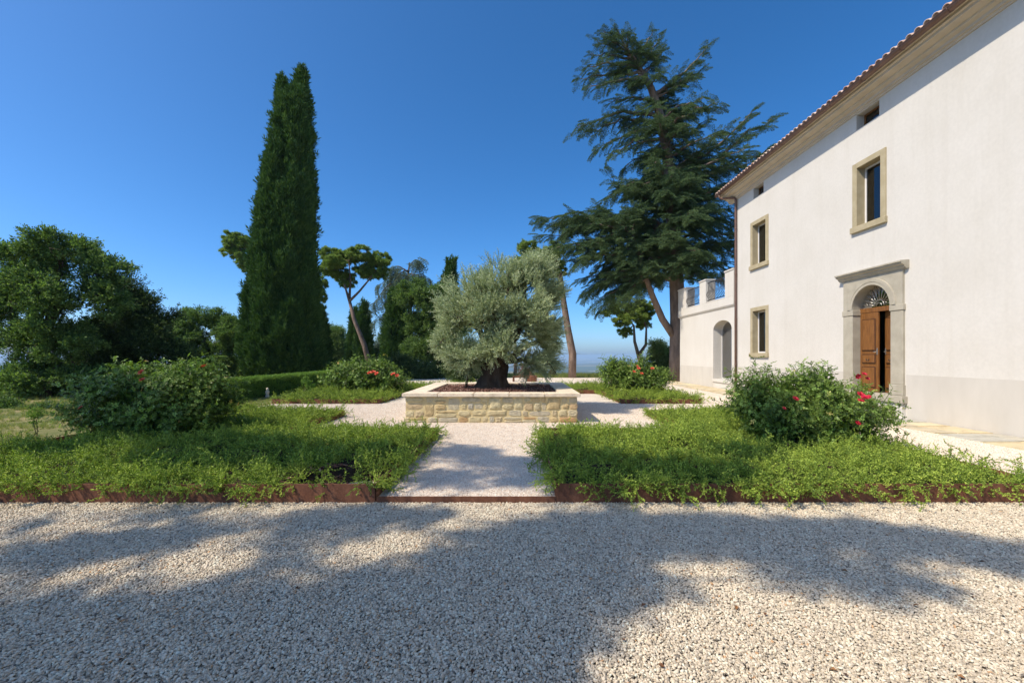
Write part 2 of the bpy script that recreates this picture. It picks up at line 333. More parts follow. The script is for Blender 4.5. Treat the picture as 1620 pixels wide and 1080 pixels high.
def src_broad(name, material, n=26, L=0.5, leaf=0.085, wid=0.6):
    b = LB(); tips = [Vector((0, 0, 0))]
    for k in range(5):
        e = Vector((0, 0, 0.35 * L)) + Vector((random.gauss(0, .3), random.gauss(0, .3), random.uniform(.1, .65))) * L
        b.stick((0, 0, 0), e, 0.006, 0.003, 0.0)
        for j in range(n // 5):
            t = random.uniform(0.25, 1.05); p = e * t + rv(0.035)
            d = (e.normalized() + rv(0.75)); d.z += 0.1
            b.leaf(p, d, leaf * random.uniform(.7, 1.25), leaf * wid * random.uniform(.8, 1.1), T(), up=(random.gauss(0, .6), random.gauss(0, .6), 1))
    return b.source(name, material)
def src_cypress(name, n=30):
    b = LB()
    for k in range(n):
        z = random.uniform(0, 0.30); r = random.uniform(0, 0.07) * (1 - z * 1.6)
        t = random.random() * 6.28; p = Vector((math.cos(t) * r, math.sin(t) * r, z))
        d = Vector((math.cos(t) * .5, math.sin(t) * .5, 1.0)) + rv(0.22)
        b.leaf(p, d, random.uniform(.09, .16), random.uniform(.022, .036), T() * .7 + .3 * (z / .3), fold=.35)
    return b.source(name, M['lf_cypress'])
def src_cedar(name, material, droop=0.25, L=0.9):
    b = LB(); prev = Vector((0, 0, 0)); n = 8
    for i in range(1, n + 1):                    # the frond grows along +Z, its plate lies in XZ, +Y is up
        t = i / n; c = Vector((random.gauss(0, .012), -droop * t * t * L, t * L)); b.stick(prev, c, 0.008 * (1.2 - t), 0.006 * (1.1 - t), 0.0)
        for sgn in (-1, 1):
            ln = (0.36 * (1 - t) + 0.11) * random.uniform(.7, 1.15)
            e = c + Vector((sgn * ln * .85, -ln * random.uniform(.05, .4), ln * .55))
            for q in range(7):
                u = (q + random.random()) / 7; pp = c.lerp(e, u)
                for w in range(3):
                    d = (e - c).normalized() * .6 + rv(.55); d.y += .28
                    b.needle(pp, d, random.uniform(.06, .10), 0.022, min(1, T() * .8 + .2 * t))
        prev = c
    return b.source(name, material)
def src_pine(name, n=54):
    b = LB()
    for k in range(n):
        d = rv(1.0).normalized(); d.z = abs(d.z) * .9 + .1
        b.needle(d * 0.02 + Vector((0, 0, random.uniform(-.05, .08))), d, random.uniform(.12, .19), .016, T())
    return b.source(name, M['lf_pine'])
def src_olive(name):
    b = LB()
    for k in range(4):
        e = Vector((random.gauss(0, .12), random.gauss(0, .12), random.uniform(.28, .46))); b.stick((0, 0, 0), e, .004, .002, 0.1)
        m = 13
        for j in range(m):
            t = (j + .8) / m; p = e * t
            for sgn in (0, 1):
                d = e.normalized() * .8 + rv(.5)
                b.leaf(p, d, random.uniform(.045, .075), random.uniform(.012, .017), T(), fold=.2)
    return b.source(name, M['lf_olive'])
def src_rose(name, L=0.34):
    b = LB(); c = Vector((0, 0, 0))
    e = Vector((random.gauss(0, .05), random.gauss(0, .05), L)); b.stick(c, e, .004, .0025, .2)
    for k in range(8):
        t = (k + 1) / 8; p = e * t; a = k * 2.4 + random.random()
        d = Vector((math.cos(a), math.sin(a), .45)).normalized(); q = p + d * .08; tone = T() * .75 + (.25 if t > .8 else 0)
        b.stick(p, q, .0018, .0012, .3)
        for (u, s_) in ((1.0, 0), (.72, 1), (.72, -1), (.4, 1), (.4, -1)):
            pd = d.cross(Vector((0, 0, 1))).normalized() * s_
            dd = (d + pd * 1.1) if s_ else d
            b.leaf(p + d * .09 * u, dd + rv(.12), random.uniform(.034, .050), random.uniform(.022, .030), min(1, max(0, tone + random.gauss(0, .08))), .12, up=(random.gauss(0, .35), random.gauss(0, .35), 1))
    return b.source(name, M['lf_rose'])
def src_cover(name, L=0.22, material=None, leaf=0.021):
    b = LB()
    def shoot(p, d, ln, depth):
        n = max(4, int(ln / .017)); prev = Vector(p); d = Vector(d).normalized(); base = T() * .45
        for i in range(n):
            d = (d + rv(.11) + Vector((0, 0, -.02))).normalized(); c = prev + d * (ln / n)
            if i % 3 == 0: b.stick(prev, prev + d * (ln / n * 3), .0018, .0014, .05)
            for s_ in (0, 1):
                b.leaf(c, d * .35 + rv(.6), leaf * random.uniform(.7, 1.2), leaf * .7, min(1, base + T() * .4 + .2 * i / n), .2)
            if depth and i > 0 and i % 2 == 0:
                sd = d.cross(rv(1)).normalized(); shoot(c, d * .5 + sd * .9, ln * random.uniform(.3, .55), depth - 1 if i % 4 == 0 else 0)
            prev = c
    shoot((0, 0, 0), (0.05, 0, 1), L, 1)
    return b.source(name, material or M['lf_cover'])
def src_grass(name, n=16, H=0.16):
    b = LB()
    for k in range(n):
        a = random.random() * 6.28; d = Vector((math.cos(a) * random.uniform(.1, .7), math.sin(a) * random.uniform(.1, .7), 1)); b.needle(Vector((random.gauss(0, .03), random.gauss(0, .03), 0)), d, H * random.uniform(.5, 1.2), .007, T())
    return b.source(name, M['lf_grass'])

S = {}
S['broad'] = [src_broad('leaf_spray', M['lf_broad']) for _ in range(3)]
S['oak'] = [src_broad('leaf_spray', M['lf_oak']) for _ in range(3)]
S['pale'] = [src_broad('leaf_spray', M['lf_pale']) for _ in range(2)]
S['cypress'] = [src_cypress('cypress_spray') for _ in range(3)]
S['cedar'] = [src_cedar('cedar_spray', M['lf_cedar']) for _ in range(3)]
S['weeping'] = [src_cedar('weeping_spray', M['lf_bluecedar'], 0.8) for _ in range(2)]
S['pine'] = [src_pine('pine_tuft') for _ in range(3)]
S['olive'] = [src_olive('olive_twig') for _ in range(4)]
S['rose'] = [src_rose('rose_shoot') for _ in range(4)]
S['cover'] = [src_cover('cover_shoot', L_) for L_ in (.13, .17, .20, .24, .30)]
S['hedge'] = [src_cover('hedge_shoot', 0.11, M['lf_hedge'], 0.024) for _ in range(3)]
S['grass'] = [src_grass('grass_tuft') for _ in range(3)]
S['dry'] = [src_broad('dry_spray', M['lf_dry'], 30, .5, .05, .35)]

_gn = {}
def gn_group(sources):
    key = tuple(o.name for o in sources)
    if key in _gn: return _gn[key]
    g = bpy.data.node_groups.new('scatter', 'GeometryNodeTree')
    g.interface.new_socket('Geometry', in_out='INPUT', socket_type='NodeSocketGeometry'); g.interface.new_socket('Geometry', in_out='OUTPUT', socket_type='NodeSocketGeometry')
    gi = g.nodes.new('NodeGroupInput'); go = g.nodes.new('NodeGroupOutput')
    jn = g.nodes.new('GeometryNodeJoinGeometry')
    for o in reversed(sources):
        oi = g.nodes.new('GeometryNodeObjectInfo'); oi.inputs['Object'].default_value = o
        ti = g.nodes.new('GeometryNodeGeometryToInstance'); g.links.new(oi.outputs['Geometry'], ti.inputs[0]); g.links.new(ti.outputs[0], jn.inputs[0])
    def na(nm, t):
        n = g.nodes.new('GeometryNodeInputNamedAttribute'); n.data_type = t; n.inputs['Name'].default_value = nm; return n.outputs['Attribute']
    ip = g.nodes.new('GeometryNodeInstanceOnPoints'); g.links.new(gi.outputs[0], ip.inputs['Points']); g.links.new(jn.outputs[0], ip.inputs['Instance'])
    ip.inputs['Pick Instance'].default_value = True
    g.links.new(na('pick', 'INT'), ip.inputs['Instance Index'])
    er = g.nodes.new('FunctionNodeEulerToRotation'); g.links.new(na('rot', 'FLOAT_VECTOR'), er.inputs[0]); g.links.new(er.outputs[0], ip.inputs['Rotation'])
    g.links.new(na('size', 'FLOAT'), ip.inputs['Scale'])
    g.links.new(ip.outputs[0], go.inputs[0]); _gn[key] = g
    return g

def scatter(name, pts, dirs, sizes, sources, parent=None, roll=None, upv=None, kind='stuff'):
    """draw a random source at every point, its +Z turned along dirs (and its +Y as near upv as it goes when upv is given)"""
    pts = np.asarray(pts, np.float32).reshape(-1, 3); n = len(pts)
    z = np.asarray(dirs, float).reshape(-1, 3); z = z / (np.linalg.norm(z, axis=1, keepdims=True) + 1e-9)
    if upv is None:
        r = rng.normal(size=(n, 3))
    else:
        r = np.tile(np.asarray(upv, float), (n, 1)) + rng.normal(scale=.18, size=(n, 3))
    y = r - z * (r * z).sum(1, keepdims=True); y /= np.linalg.norm(y, axis=1, keepdims=True) + 1e-9
    x = np.cross(y, z)
    rot = np.stack([np.arctan2(y[:, 2], z[:, 2]), -np.arcsin(np.clip(x[:, 2], -1, 1)), np.arctan2(x[:, 1], x[:, 0])], 1)
    me = bpy.data.meshes.new(name); me.vertices.add(n)
    me.vertices.foreach_set('co', pts.ravel())
    a = me.attributes.new('rot', 'FLOAT_VECTOR', 'POINT'); a.data.foreach_set('vector', rot.astype(np.float32).ravel())
    a = me.attributes.new('size', 'FLOAT', 'POINT'); a.data.foreach_set('value', np.broadcast_to(np.asarray(sizes, np.float32), (n,)).copy())
    a = me.attributes.new('pick', 'INT', 'POINT'); a.data.foreach_set('value', rng.integers(0, len(sources), n).astype(np.int32))
    o = link(name, me, parent)
    md = o.modifiers.new('scatter', 'NODES'); md.node_group = gn_group(sources)
    if kind: o['kind'] = kind
    return o

def ball(n, power=0.55):                          # points in a unit ball, thicker towards its skin
    d = rng.normal(size=(n, 3)); d /= np.linalg.norm(d, axis=1, keepdims=True)
    return d * (rng.random(n) ** power)[:, None]
def clumps(ells, per, sub=14, subr=0.42, power=0.5, flat=0.7):
    """ells: (centre, radii); each holds sub-clumps with gaps between, sprays point outward and up"""
    P = []; D = []; W = []
    for (c, r) in ells:
        c = np.array(c[:]); r = np.array(r); vol = float(np.prod(r)) ** (2 / 3)
        k = max(3, int(sub)); sc = ball(k, .4) * .8
        for s_ in sc:
            m = max(4, int(per * vol / k)); b = ball(m, power) * np.array([1, 1, flat]) * subr * rng.uniform(.7, 1.2)
            p = c + (s_ + b) * r; P.append(p); d = b / subr + .6 * s_ + np.array([0, 0, .35]) + rng.normal(scale=.35, size=b.shape); D.append(d)
    return np.concatenate(P), np.concatenate(D)

def limb(a, b, n=6, sag=0.0, wob=0.06):
    a = Vector(a); b = Vector(b); L = (b - a).length; out = []
    for i in range(n + 1):
        t = i / n; p = a.lerp(b, t); p.z += sag * L * math.sin(math.pi * t)
        if 0 < i < n: p += rv(wob * L / n)
        out.append(p)
    return out
def taper(r0, r1, n): return [r0 + (r1 - r0) * (i / n) for i in range(n + 1)]

def broadleaf(name, label, base, trunk_top, r0, ells, srcs, per, size, bark_='bark', group=None, cat='tree', sub=14, subr=.42):
    base = Vector(base); trunk_top = Vector(trunk_top)
    t = thing(name, label, cat, base, group); mb = MB()
    mb.tube([base + Vector((0, 0, -.3))] + limb(base, trunk_top, 7, 0, .25), [r0 * 1.35] + taper(r0, r0 * .45, 7), 10, True, .25)
    for (c, r) in ells:
        c = Vector(c); s_ = base.lerp(trunk_top, random.uniform(.45, 1.0)); mb.tube(limb(s_, c, 6, .1, .35), taper(r0 * .42, r0 * .12, 6), 6, True, .1)
        for k in range(6):
            q = c + Vector([x * y for x, y in zip(rv(.45), r)]); mb.tube(limb(s_.lerp(c, random.uniform(.5, 1)), q, 4, .05, .4), taper(r0 * .16, r0 * .03, 4), 4, False)
    mb.build('trunk', M[bark_], t)
    P, D = clumps(ells, per, sub, subr)
    scatter('crown', P, D, rng.uniform(.75, 1.25, len(P)) * size, srcs, t)
    return t
def E(px, py, rpx, Y, ry=None, dY=0.0, depth=None):    # an ellipsoid given by its outline in the photograph, at distance Y
    k = Y / FPX; c = at(px, py, Y); c.y += dY
    return (c, (rpx * k, depth if depth else rpx * k, (ry or rpx) * k))

# ================================================================== THE SETTING
def smooth(a, b, x):
    t = max(0.0, min(1.0, (x - a) / (b - a))); return t * t * (3 - 2 * t)
def land_height(x, y):
    d = max(y - 36.5 - 1.5 * math.sin(x * .21), -25 - x, -60 - y, x - 70, 0.0)
    z = -0.13 - 165 * (1 - math.exp(-d / 260.0))
    if d > 60:
        a = smooth(60, 2500, d)
        z += a * 85 * (mnoise.fractal(Vector((x * .00035, y * .00035, 3.1)), 1.0, 2.0, 4))
        z += smooth(9000, 30000, d) * 330 * (0.30 + mnoise.noise(Vector((x * .00012, y * .00008, 9.0))))
    return z
us = np.linspace(-7.75, 7.75, 150); ws = np.linspace(-5.4, 8.0, 150)
gx = 26 * np.sinh(us); gy = 36 + 26 * np.sinh(ws)
gv = [(x, y, land_height(x, y)) for y in gy for x in gx]; nx = len(gx)
gf = [(j * nx + i, j * nx + i + 1, (j + 1) * nx + i + 1, (j + 1) * nx + i) for j in range(len(gy) - 1) for i in range(nx - 1)]
me = bpy.data.meshes.new('terrain'); me.from_pydata(gv, [], gf); me.polygons.foreach_set('use_smooth', [True] * len(gf)); me.materials.append(M['land'])
tag(link('terrain', me), 'hill and hazy blue valley running to the horizon', kind='structure')

YF, YB = 4.84, 31.0                    # front and back edge of the raised garden
Z0 = -0.06                             # the forecourt lies a step lower
o = sheet('gravel_forecourt', [(-16, -8), (14, -8), (14, YF), (-16, YF)], Z0 - 0.014, M['court'])
o = sheet('gravel_path', [(-8.15, YF + .004), (9.72, YF + .004), (9.72, YB), (-8.15, YB)], -0.008, M['path'])
o = sheet('back_gravel_path', [(9.72, 25.7), (24, 25.7), (24, YB), (9.72, YB)], -0.012, M['path'])
o = sheet('lawn', [(-26, YF), (-8.17, YF), (-8.17, 35), (-26, 35)], -0.035, M['lawn'])
o = sheet('terrace_lawn', [(-8.17, YB), (26, YB), (26, 36), (-8.17, 36)], -0.03, M['lawn'])

def ico(sub):
    bm = bmesh.new(); bmesh.ops.create_icosphere(bm, subdivisions=sub, radius=1.0)
    v = np.array([q.co[:] for q in bm.verts]); f = np.array([[q.index for q in g.verts] for g in bm.faces]); bm.free(); return v, f
def gravel_tile(name, n, r0, r1, size, sub, material, zspread):
    v, f = ico(sub); nv = len(v); V = []; F = []; Tn = []
    g = int(math.sqrt(n)); ij = np.stack(np.meshgrid(np.arange(g), np.arange(g)), -1).reshape(-1, 2)
    for k, (i, j) in enumerate(ij):
        c = np.array([(i + rng.uniform(-.1, 1.1)) / g - .5, (j + rng.uniform(-.1, 1.1)) / g - .5]) * size
        r = rng.uniform(r0, r1); s_ = r * np.array([rng.uniform(.85, 1.5), rng.uniform(.7, 1.05), rng.uniform(.4, .75)])
        w = v * (1 + rng.normal(scale=.13, size=(nv, 1))) * s_
        q = rng.normal(size=4) * np.array([1.6, .35, .35, 1.6]); q /= np.linalg.norm(q)
        a, b_, c_, d_ = q
        Rm = np.array([[1 - 2 * (c_ * c_ + d_ * d_), 2 * (b_ * c_ - d_ * a), 2 * (b_ * d_ + c_ * a)], [2 * (b_ * c_ + d_ * a), 1 - 2 * (b_ * b_ + d_ * d_), 2 * (c_ * d_ - b_ * a)], [2 * (b_ * d_ - c_ * a), 2 * (c_ * d_ + b_ * a), 1 - 2 * (b_ * b_ + c_ * c_)]])
        w = w @ Rm.T; w[:, :2] += c; w[:, 2] += rng.uniform(-.3, 1) * zspread
        V.append(w); F.append(f + k * nv); Tn.append(np.full(nv, np.clip(rng.normal(.52, .24), 0, .93) if rng.random() > .015 else 1.0))
    V = np.concatenate(V); F = np.concatenate(F); me = bpy.data.meshes.new(name)
    me.vertices.add(len(V)); me.vertices.foreach_set('co', V.astype(np.float32).ravel())
    me.loops.add(F.size); me.loops.foreach_set('vertex_index', F.astype(np.int32).ravel())
    me.polygons.add(len(F)); me.polygons.foreach_set('loop_start', (np.arange(len(F)) * 3).astype(np.int32))
    a = me.attributes.new('tone', 'FLOAT', 'POINT'); a.data.foreach_set('value', np.concatenate(Tn).astype(np.float32))
    me.materials.append(material); me.update(calc_edges=True)
    me.polygons.foreach_set('use_smooth', [sub > 1] * len(F))
    return bpy.data.objects.new(name, me)
court_src = [gravel_tile('gravel_patch', 46 * 46, .0058, .0112, .5, 2, M['court_stone'], .011) for _ in range(2)]
path_src = [gravel_tile('fine_gravel_patch', 44 * 44, .0062, .0100, .5, 1, M['path_stone'], .005) for _ in range(2)]
def lay_gravel(name, label, src, cells, z):
    P = np.array([(x, y, z) for x, y in cells]); n = len(P)
    o = scatter(name, P, np.tile([0, 0, 1.0], (n, 1)), 1.0, src)
    a = o.data.attributes['rot']; q = np.zeros((n, 3), np.float32); q[:, 2] = rng.integers(0, 4, n) * math.pi / 2
    a.data.foreach_set('vector', q.ravel()); return tag(o, label, 'gravel', kind='stuff')
cells = [(x, y) for y in np.arange(YF - .262, -1.6, -.5) for x in np.arange(-13.5, 13.6, .5)]
lay_gravel('forecourt_gravel', 'coarse pale crushed gravel of the forecourt, dappled with tree shade', court_src, cells, Z0)
GX0, GX1, GY0, GY1 = -4.6, 3.4, 8.6, 14.2          # the square of gravel round the planter
PX0, PX1 = -1.6, 0.42                               # the axial path
CY0, CY1 = 11.4, 14.2                               # the cross path
PLX0, PLX1, PLY0, PLY1 = -2.70, 1.42, 10.17, 14.30  # the planter
def on_path(x, y):
    if PLX0 + .2 < x < PLX1 - .2 and PLY0 + .2 < y < PLY1 - .2: return False
    if PX0 - .1 < x < PX1 + .1: return y < 22
    if GX0 - .1 < x < GX1 + .1 and GY0 - .1 < y < GY1 + .1: return True
    if CY0 - .1 < y < CY1 + .1 and -7.9 < x < 7.2: return True
    return 5.8 < x < 8.6 and y < 17
cells = [(x, y) for y in np.arange(YF + .27, 22, .5) for x in np.arange(-7.75, 8.6, .5) if on_path(x, y)]
lay_gravel('path_gravel', 'fine pinkish gravel on the garden paths round the planter', path_src, cells, 0.0)

# flagstones along the house
fl = sheet('flagstone_paving', [(8.46, 3.5), (9.69, 3.5), (9.69, 26.2), (8.46, 26.2)], 0.004, M['mortar'])
y = 3.55
while y < 26.1:
    L = random.uniform(.55, 1.05); xs = [8.48, random.uniform(8.85, 9.3), 9.68] if random.random() < .75 else [8.48, 9.68]
    for a, c in zip(xs[:-1], xs[1:]):
        y0, y1 = y + random.uniform(0, .05), y + L - random.uniform(.0, .05); g = .014; z = .022 + random.uniform(-.005, .006)
        j = lambda: random.uniform(-.018, .018)
        top = [(a + g + j(), y0 + g + j()), (c - g, y0 + g + j()), (c - g, y1 - g + j()), (a + g + j(), y1 - g + j())]
        mb = MB(); mb.add([(p[0], p[1], z) for p in top] + [(p[0] + (.008 if p[0] < (a + c) / 2 else -.0) * -1, p[1], -.02) for p in top], [(0, 1, 2, 3), (0, 4, 5, 1), (1, 5, 6, 2), (2, 6, 7, 3), (3, 7, 4, 0)])
        mb.build('flagstone', M['flag'], fl)
    y += L

# ================================================================== THE HOUSE
WX = 9.70; HY0, HY1 = -4.0, 19.2; HX1 = 20.2; EZ = 8.72
def part(name, parent):
    o = bpy.data.objects.new(name, None); C.objects.link(o); o.parent = parent; o.empty_display_size = .1
    o.matrix_parent_inverse = Matrix.Translation(-parent_loc(parent)); return o
def skin(mb, x, y0, y1, z0, z1, holes, depth=0.0):
    """a wall face at X = x with rectangular holes, and the holes' plaster reveals"""
    ys = sorted({y0, y1, *[h[0] for h in holes], *[h[1] for h in holes]}); zs = sorted({z0, z1, *[h[2] for h in holes], *[h[3] for h in holes]})
    for a, b in zip(ys[:-1], ys[1:]):
        for c, d in zip(zs[:-1], zs[1:]):
            if any(h[0] - 1e-6 <= a and b <= h[1] + 1e-6 and h[2] - 1e-6 <= c and d <= h[3] + 1e-6 for h in holes): continue
            mb.add([(x, a, c), (x, b, c), (x, b, d), (x, a, d)], [(0, 1, 2, 3)])
    for (a, b, c, d) in holes:
        if depth:
            X = x + depth
            mb.add([(x, a, c), (X, a, c), (X, b, c), (x, b, c), (x, a, d), (X, a, d), (X, b, d), (x, b, d)], [(0, 1, 2, 3), (4, 7, 6, 5), (0, 4, 5, 1), (3, 2, 6, 7)])
def arch_plate(mb, x0, x1, ya, yb, yc, ry, rz, zs, zt, n=20):
    """plate from ya to yb and zs to zt with an arched notch (half-width ry, rise rz) springing at zs"""
    arc = [(yc + ry * math.cos(math.pi * k / n), zs + rz * math.sin(math.pi * k / n)) for k in range(n, -1, -1)]
    pts = [(ya, zs)] + arc + [(yb, zs)]
    for (p, q) in zip(pts[:-1], pts[1:]):
        if q[0] - p[0] < 1e-6: continue
        mb.add([(x0, p[0], p[1]), (x0, q[0], q[1]), (x0, q[0], zt), (x0, p[0], zt)], [(0, 1, 2, 3)])
    for (p, q) in zip(arc[:-1], arc[1:]):
        mb.add([(x0, p[0], p[1]), (x0, q[0], q[1]), (x1, q[0], q[1]), (x1, p[0], p[1])], [(0, 1, 2, 3)], True)
    return arc
house = thing('villa', 'long white plastered villa with stone window frames and brown gutter', 'house', (WX, 8, 0))
wins = [(11.32, 12.45, 5.10, 7.09, 'upper window with ochre stone frame above the door'), (16.66, 17.92, 1.53, 3.56, 'ground floor window nearest the downpipe'), (16.66, 17.92, 5.12, 7.09, 'upper window nearest the downpipe'),
        (3.6, 4.75, 5.10, 7.09, None), (3.6, 4.75, 1.53, 3.56, None)]
attic = [(11.55, 12.33, 8.04, 8.47), (17.0, 17.73, 8.04, 8.47), (3.8, 4.6, 8.04, 8.47)]
DY0, DY1, DYC = 11.14, 12.40, 11.77
mb = MB()
skin(mb, WX, HY0, HY1, -.1, EZ, [(a + .05, b - .05, c + .05, d - .05) for a, b, c, d, _ in wins] + [(10.9, 12.64, .40, 3.72)] + attic)
for (a, b, c, d) in attic:
    X = WX + .3
    mb.add([(WX, a, c), (X, a, c), (X, b, c), (WX, b, c), (WX, a, d), (X, a, d), (X, b, d), (WX, b, d)], [(0, 1, 2, 3), (4, 7, 6, 5), (0, 4, 5, 1), (3, 2, 6, 7)])
mb2 = MB()
mb2.add([(WX, HY1, -.1), (HX1, HY1, -.1), (HX1, HY1, EZ), (WX, HY1, EZ), (WX, HY0, -.1), (HX1, HY0, -.1), (HX1, HY0, EZ), (WX, HY0, EZ)], [(0, 1, 2, 3), (4, 7, 6, 5), (1, 5, 6, 2), (3, 2, 6, 7)])
mb.build('front_wall', M['plaster'], house); mb2.build('outer_wall', M['plaster'], house)
# grey painted base band, 6 mm proud
mb = MB()
for a, b in ((HY0, 10.74), (12.80, HY1)): mb.box(WX - .006, WX + .02, a, b, -.05, 1.12)
mb.build('base_band', M['plinth'], house)
# mouldings under the eave, roof slab, tiles, gutter
mb = MB()
mb.prism([(WX + .1, 8.50), (WX - .03, 8.50), (WX - .05, 8.55), (WX - .09, 8.56), (WX - .10, 8.62), (WX - .20, 8.655), (WX - .21, 8.70), (WX - .40, 8.735), (WX - .41, 8.79), (WX - .47, 8.80), (WX - .47, 8.86), (WX + .1, 8.86)], HY0 - .5, HY1 + .50)
mb.build('eave_moulding', M['soffit'], house)
roof = part('roof', house)
mb = MB(); sl = math.tan(R(19)); rx = 14.95
mb.prism([(WX - .52, 8.864), (WX - .52, 8.93), (rx, 8.93 + (rx - WX + .52) * sl), (HX1 + .5, 8.93), (HX1 + .5, 8.864)], HY0 - .5, HY1 + .52)
mb.build('roof_deck', M['soffit'], roof)
def tile_mesh():
    mb = MB(); n = 8; L = .48; vs = []
    for (s_, r, dz) in ((0, .092, 0), (1, .076, 0)):
        for rr in (r, r - .016):
            for k in range(n + 1):
                t = math.pi * k / n; vs.append((s_ * L, rr * math.cos(t), rr * math.sin(t)))
    q = n + 1; fs = []
    for k in range(n):
        fs += [(k, k + 1, 2 * q + k + 1, 2 * q + k), (q + k, 3 * q + k, 3 * q + k + 1, q + k + 1), (k, q + k, q + k + 1, k + 1), (2 * q + k, 2 * q + k + 1, 3 * q + k + 1, 3 * q + k)]
    fs += [(0, 2 * q, 3 * q, q), (n, q + n, 3 * q + n, 2 * q + n)]
    me = bpy.data.meshes.new('roof_tile'); me.from_pydata(vs, [], fs); me.materials.append(M['roof_tile']); me.polygons.foreach_set('use_smooth', [True] * len(fs)); return me
tm = tile_mesh()
for row in range(3):
    for k in range(64):
        yy = HY1 + .42 - k * .215
        x = WX - .66 + row * .40; z = 8.962 + (x - WX + .52) * sl + (.012 if row == 0 else 0.022)
        t = bpy.data.objects.new('roof_tile', tm); C.objects.link(t); t.parent = roof
        t.matrix_parent_inverse = Matrix.Translation(-parent_loc(roof)); t.location = (x, yy + random.uniform(-.008, .008), z)
        t.rotation_euler = (0, -R(19) + random.uniform(-.02, .02), random.uniform(-.03, .03))
mb = MB(); n = 10; gxc, gzc, gr = WX - .60, 8.915, .085                      # half-round gutter with a rolled lip
prof = [(gxc - gr * math.cos(math.pi * k / n), gzc - gr * math.sin(math.pi * k / n)) for k in range(n + 1)]
prof2 = [(gxc - (gr - .008) * math.cos(math.pi * k / n), gzc - (gr - .008) * math.sin(math.pi * k / n)) for k in range(n, -1, -1)]
mb.prism(prof + prof2, HY0 - .5, HY1 + .56); mb.tube([(gxc - gr, HY0 - .5, gzc), (gxc - gr, HY1 + .56, gzc)], .013, 6)
g = mb.build('gutter', M['copper'], house)
mb = MB(); mb.add([(x, HY1 + .56, z) for x, z in prof], [tuple(range(len(prof)))]); mb.build('gutter_end', M['copper'], g)
for yy in np.arange(1.0, HY1 + .4, 1.15):
    mb = MB(); mb.tube([(gxc - (gr + .006) * math.cos(math.pi * k / 8), yy, gzc - (gr + .006) * math.sin(math.pi * k / 8)) for k in range(9)], .007, 5); mb.build('gutter_bracket', M['copper'], g)
mb = MB(); dpx, dpy = WX - .075, HY1 - .16
mb.tube([(gxc, HY1 + .25, gzc - .07), (gxc, HY1 + .25, gzc - .17), (gxc + .06, HY1 + .22, gzc - .24), (dpx - .12, dpy + .06, gzc - .33), (dpx - .02, dpy + .01, gzc - .37), (dpx, dpy, gzc - .46), (dpx, dpy, 4), (dpx, dpy, .0)], .048, 10)
dp = mb.build('downpipe', M['copper'], house)
for zz in (1.2, 3.2, 5.2, 7.2):
    mb = MB(); mb.tube([(dpx, dpy, zz - .02), (dpx, dpy, zz + .02)], .056, 10); mb.box(dpx, WX - .001, dpy - .012, dpy + .012, zz - .012, zz + .012); mb.build('pipe_clip', M['copper'], dp)
# windows
for (a, b, c, d, lab) in wins:
    w = part('window', house)
    if lab: w['label'] = lab
    jw = .165; X0, X1 = WX - .035, WX + .30
    MB().box(X0, X1, a, a + jw, c + .17, d - .003, .006).build('jamb', M['window_stone'], w)
    MB().box(X0, X1, b - jw, b, c + .17, d - .003, .006).build('jamb', M['window_stone'], w)
    MB().box(X0 - .003, X1, a + jw + .001, b - jw - .001, d - .155, d, .006).build('lintel', M['window_stone'], w)
    MB().box(X0 - .05, X1, a - .03, b + .03, c, c + .168, .008).build('sill', M['window_stone'], w)
    y0, y1, z0, z1 = a + jw + .001, b - jw - .001, c + .17, d - .156; xf = WX + .2; fw = .055
    mb = MB()
    mb.box(xf, xf + .05, y0, y0 + fw, z0, z1, .004).box(xf, xf + .05, y1 - fw, y1, z0, z1, .004).box(xf + .002, xf + .048, y0 + fw, y1 - fw, z0, z0 + fw, .004).box(xf + .002, xf + .048, y0 + fw, y1 - fw, z1 - fw, z1, .004)
    mb.build('window_frame', M['white_frame'], w)
    MB().box(xf + .02, xf + .028, y0 + fw, y1 - fw, z0 + fw, z1 - fw).build('pane', M['glass'], w)
    mb = MB()                                                      # gathered curtain at one side
    for k in range(9):
        yy = y0 + (y1 - y0) * (.08 + .34 * k / 9); mb.tube([(xf + .18 + .025 * math.sin(k * 2.1), yy, z0 - .05), (xf + .18 + .025 * math.sin(k * 2.1), yy, z1 + .05)], .024, 6)
    mb.build('curtain', M['curtain'], w)
for (a, b, c, d) in attic:
    w = part('attic_window', house); x = WX + .22; mb = MB(); f = .05
    mb.box(x, x + .05, a, a + f, c, d).box(x, x + .05, b - f, b, c, d).box(x + .002, x + .048, a + f, b - f, c, c + f).box(x + .002, x + .048, a + f, b - f, d - f, d)
    mb.build('window_frame', M['wood'], w); MB().box(x + .02, x + .028, a + f, b - f, c + f, d - f).build('pane', M['glass'], w)
# inner rooms: floors and a back wall so that glass and doorway show a dim interior
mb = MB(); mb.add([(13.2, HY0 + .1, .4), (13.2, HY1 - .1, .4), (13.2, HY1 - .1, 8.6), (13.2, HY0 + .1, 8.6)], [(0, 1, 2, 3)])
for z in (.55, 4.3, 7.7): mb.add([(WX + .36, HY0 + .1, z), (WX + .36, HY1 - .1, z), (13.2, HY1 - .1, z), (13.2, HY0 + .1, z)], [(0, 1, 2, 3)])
mb.build('inner_room', M['dark_room'], house)
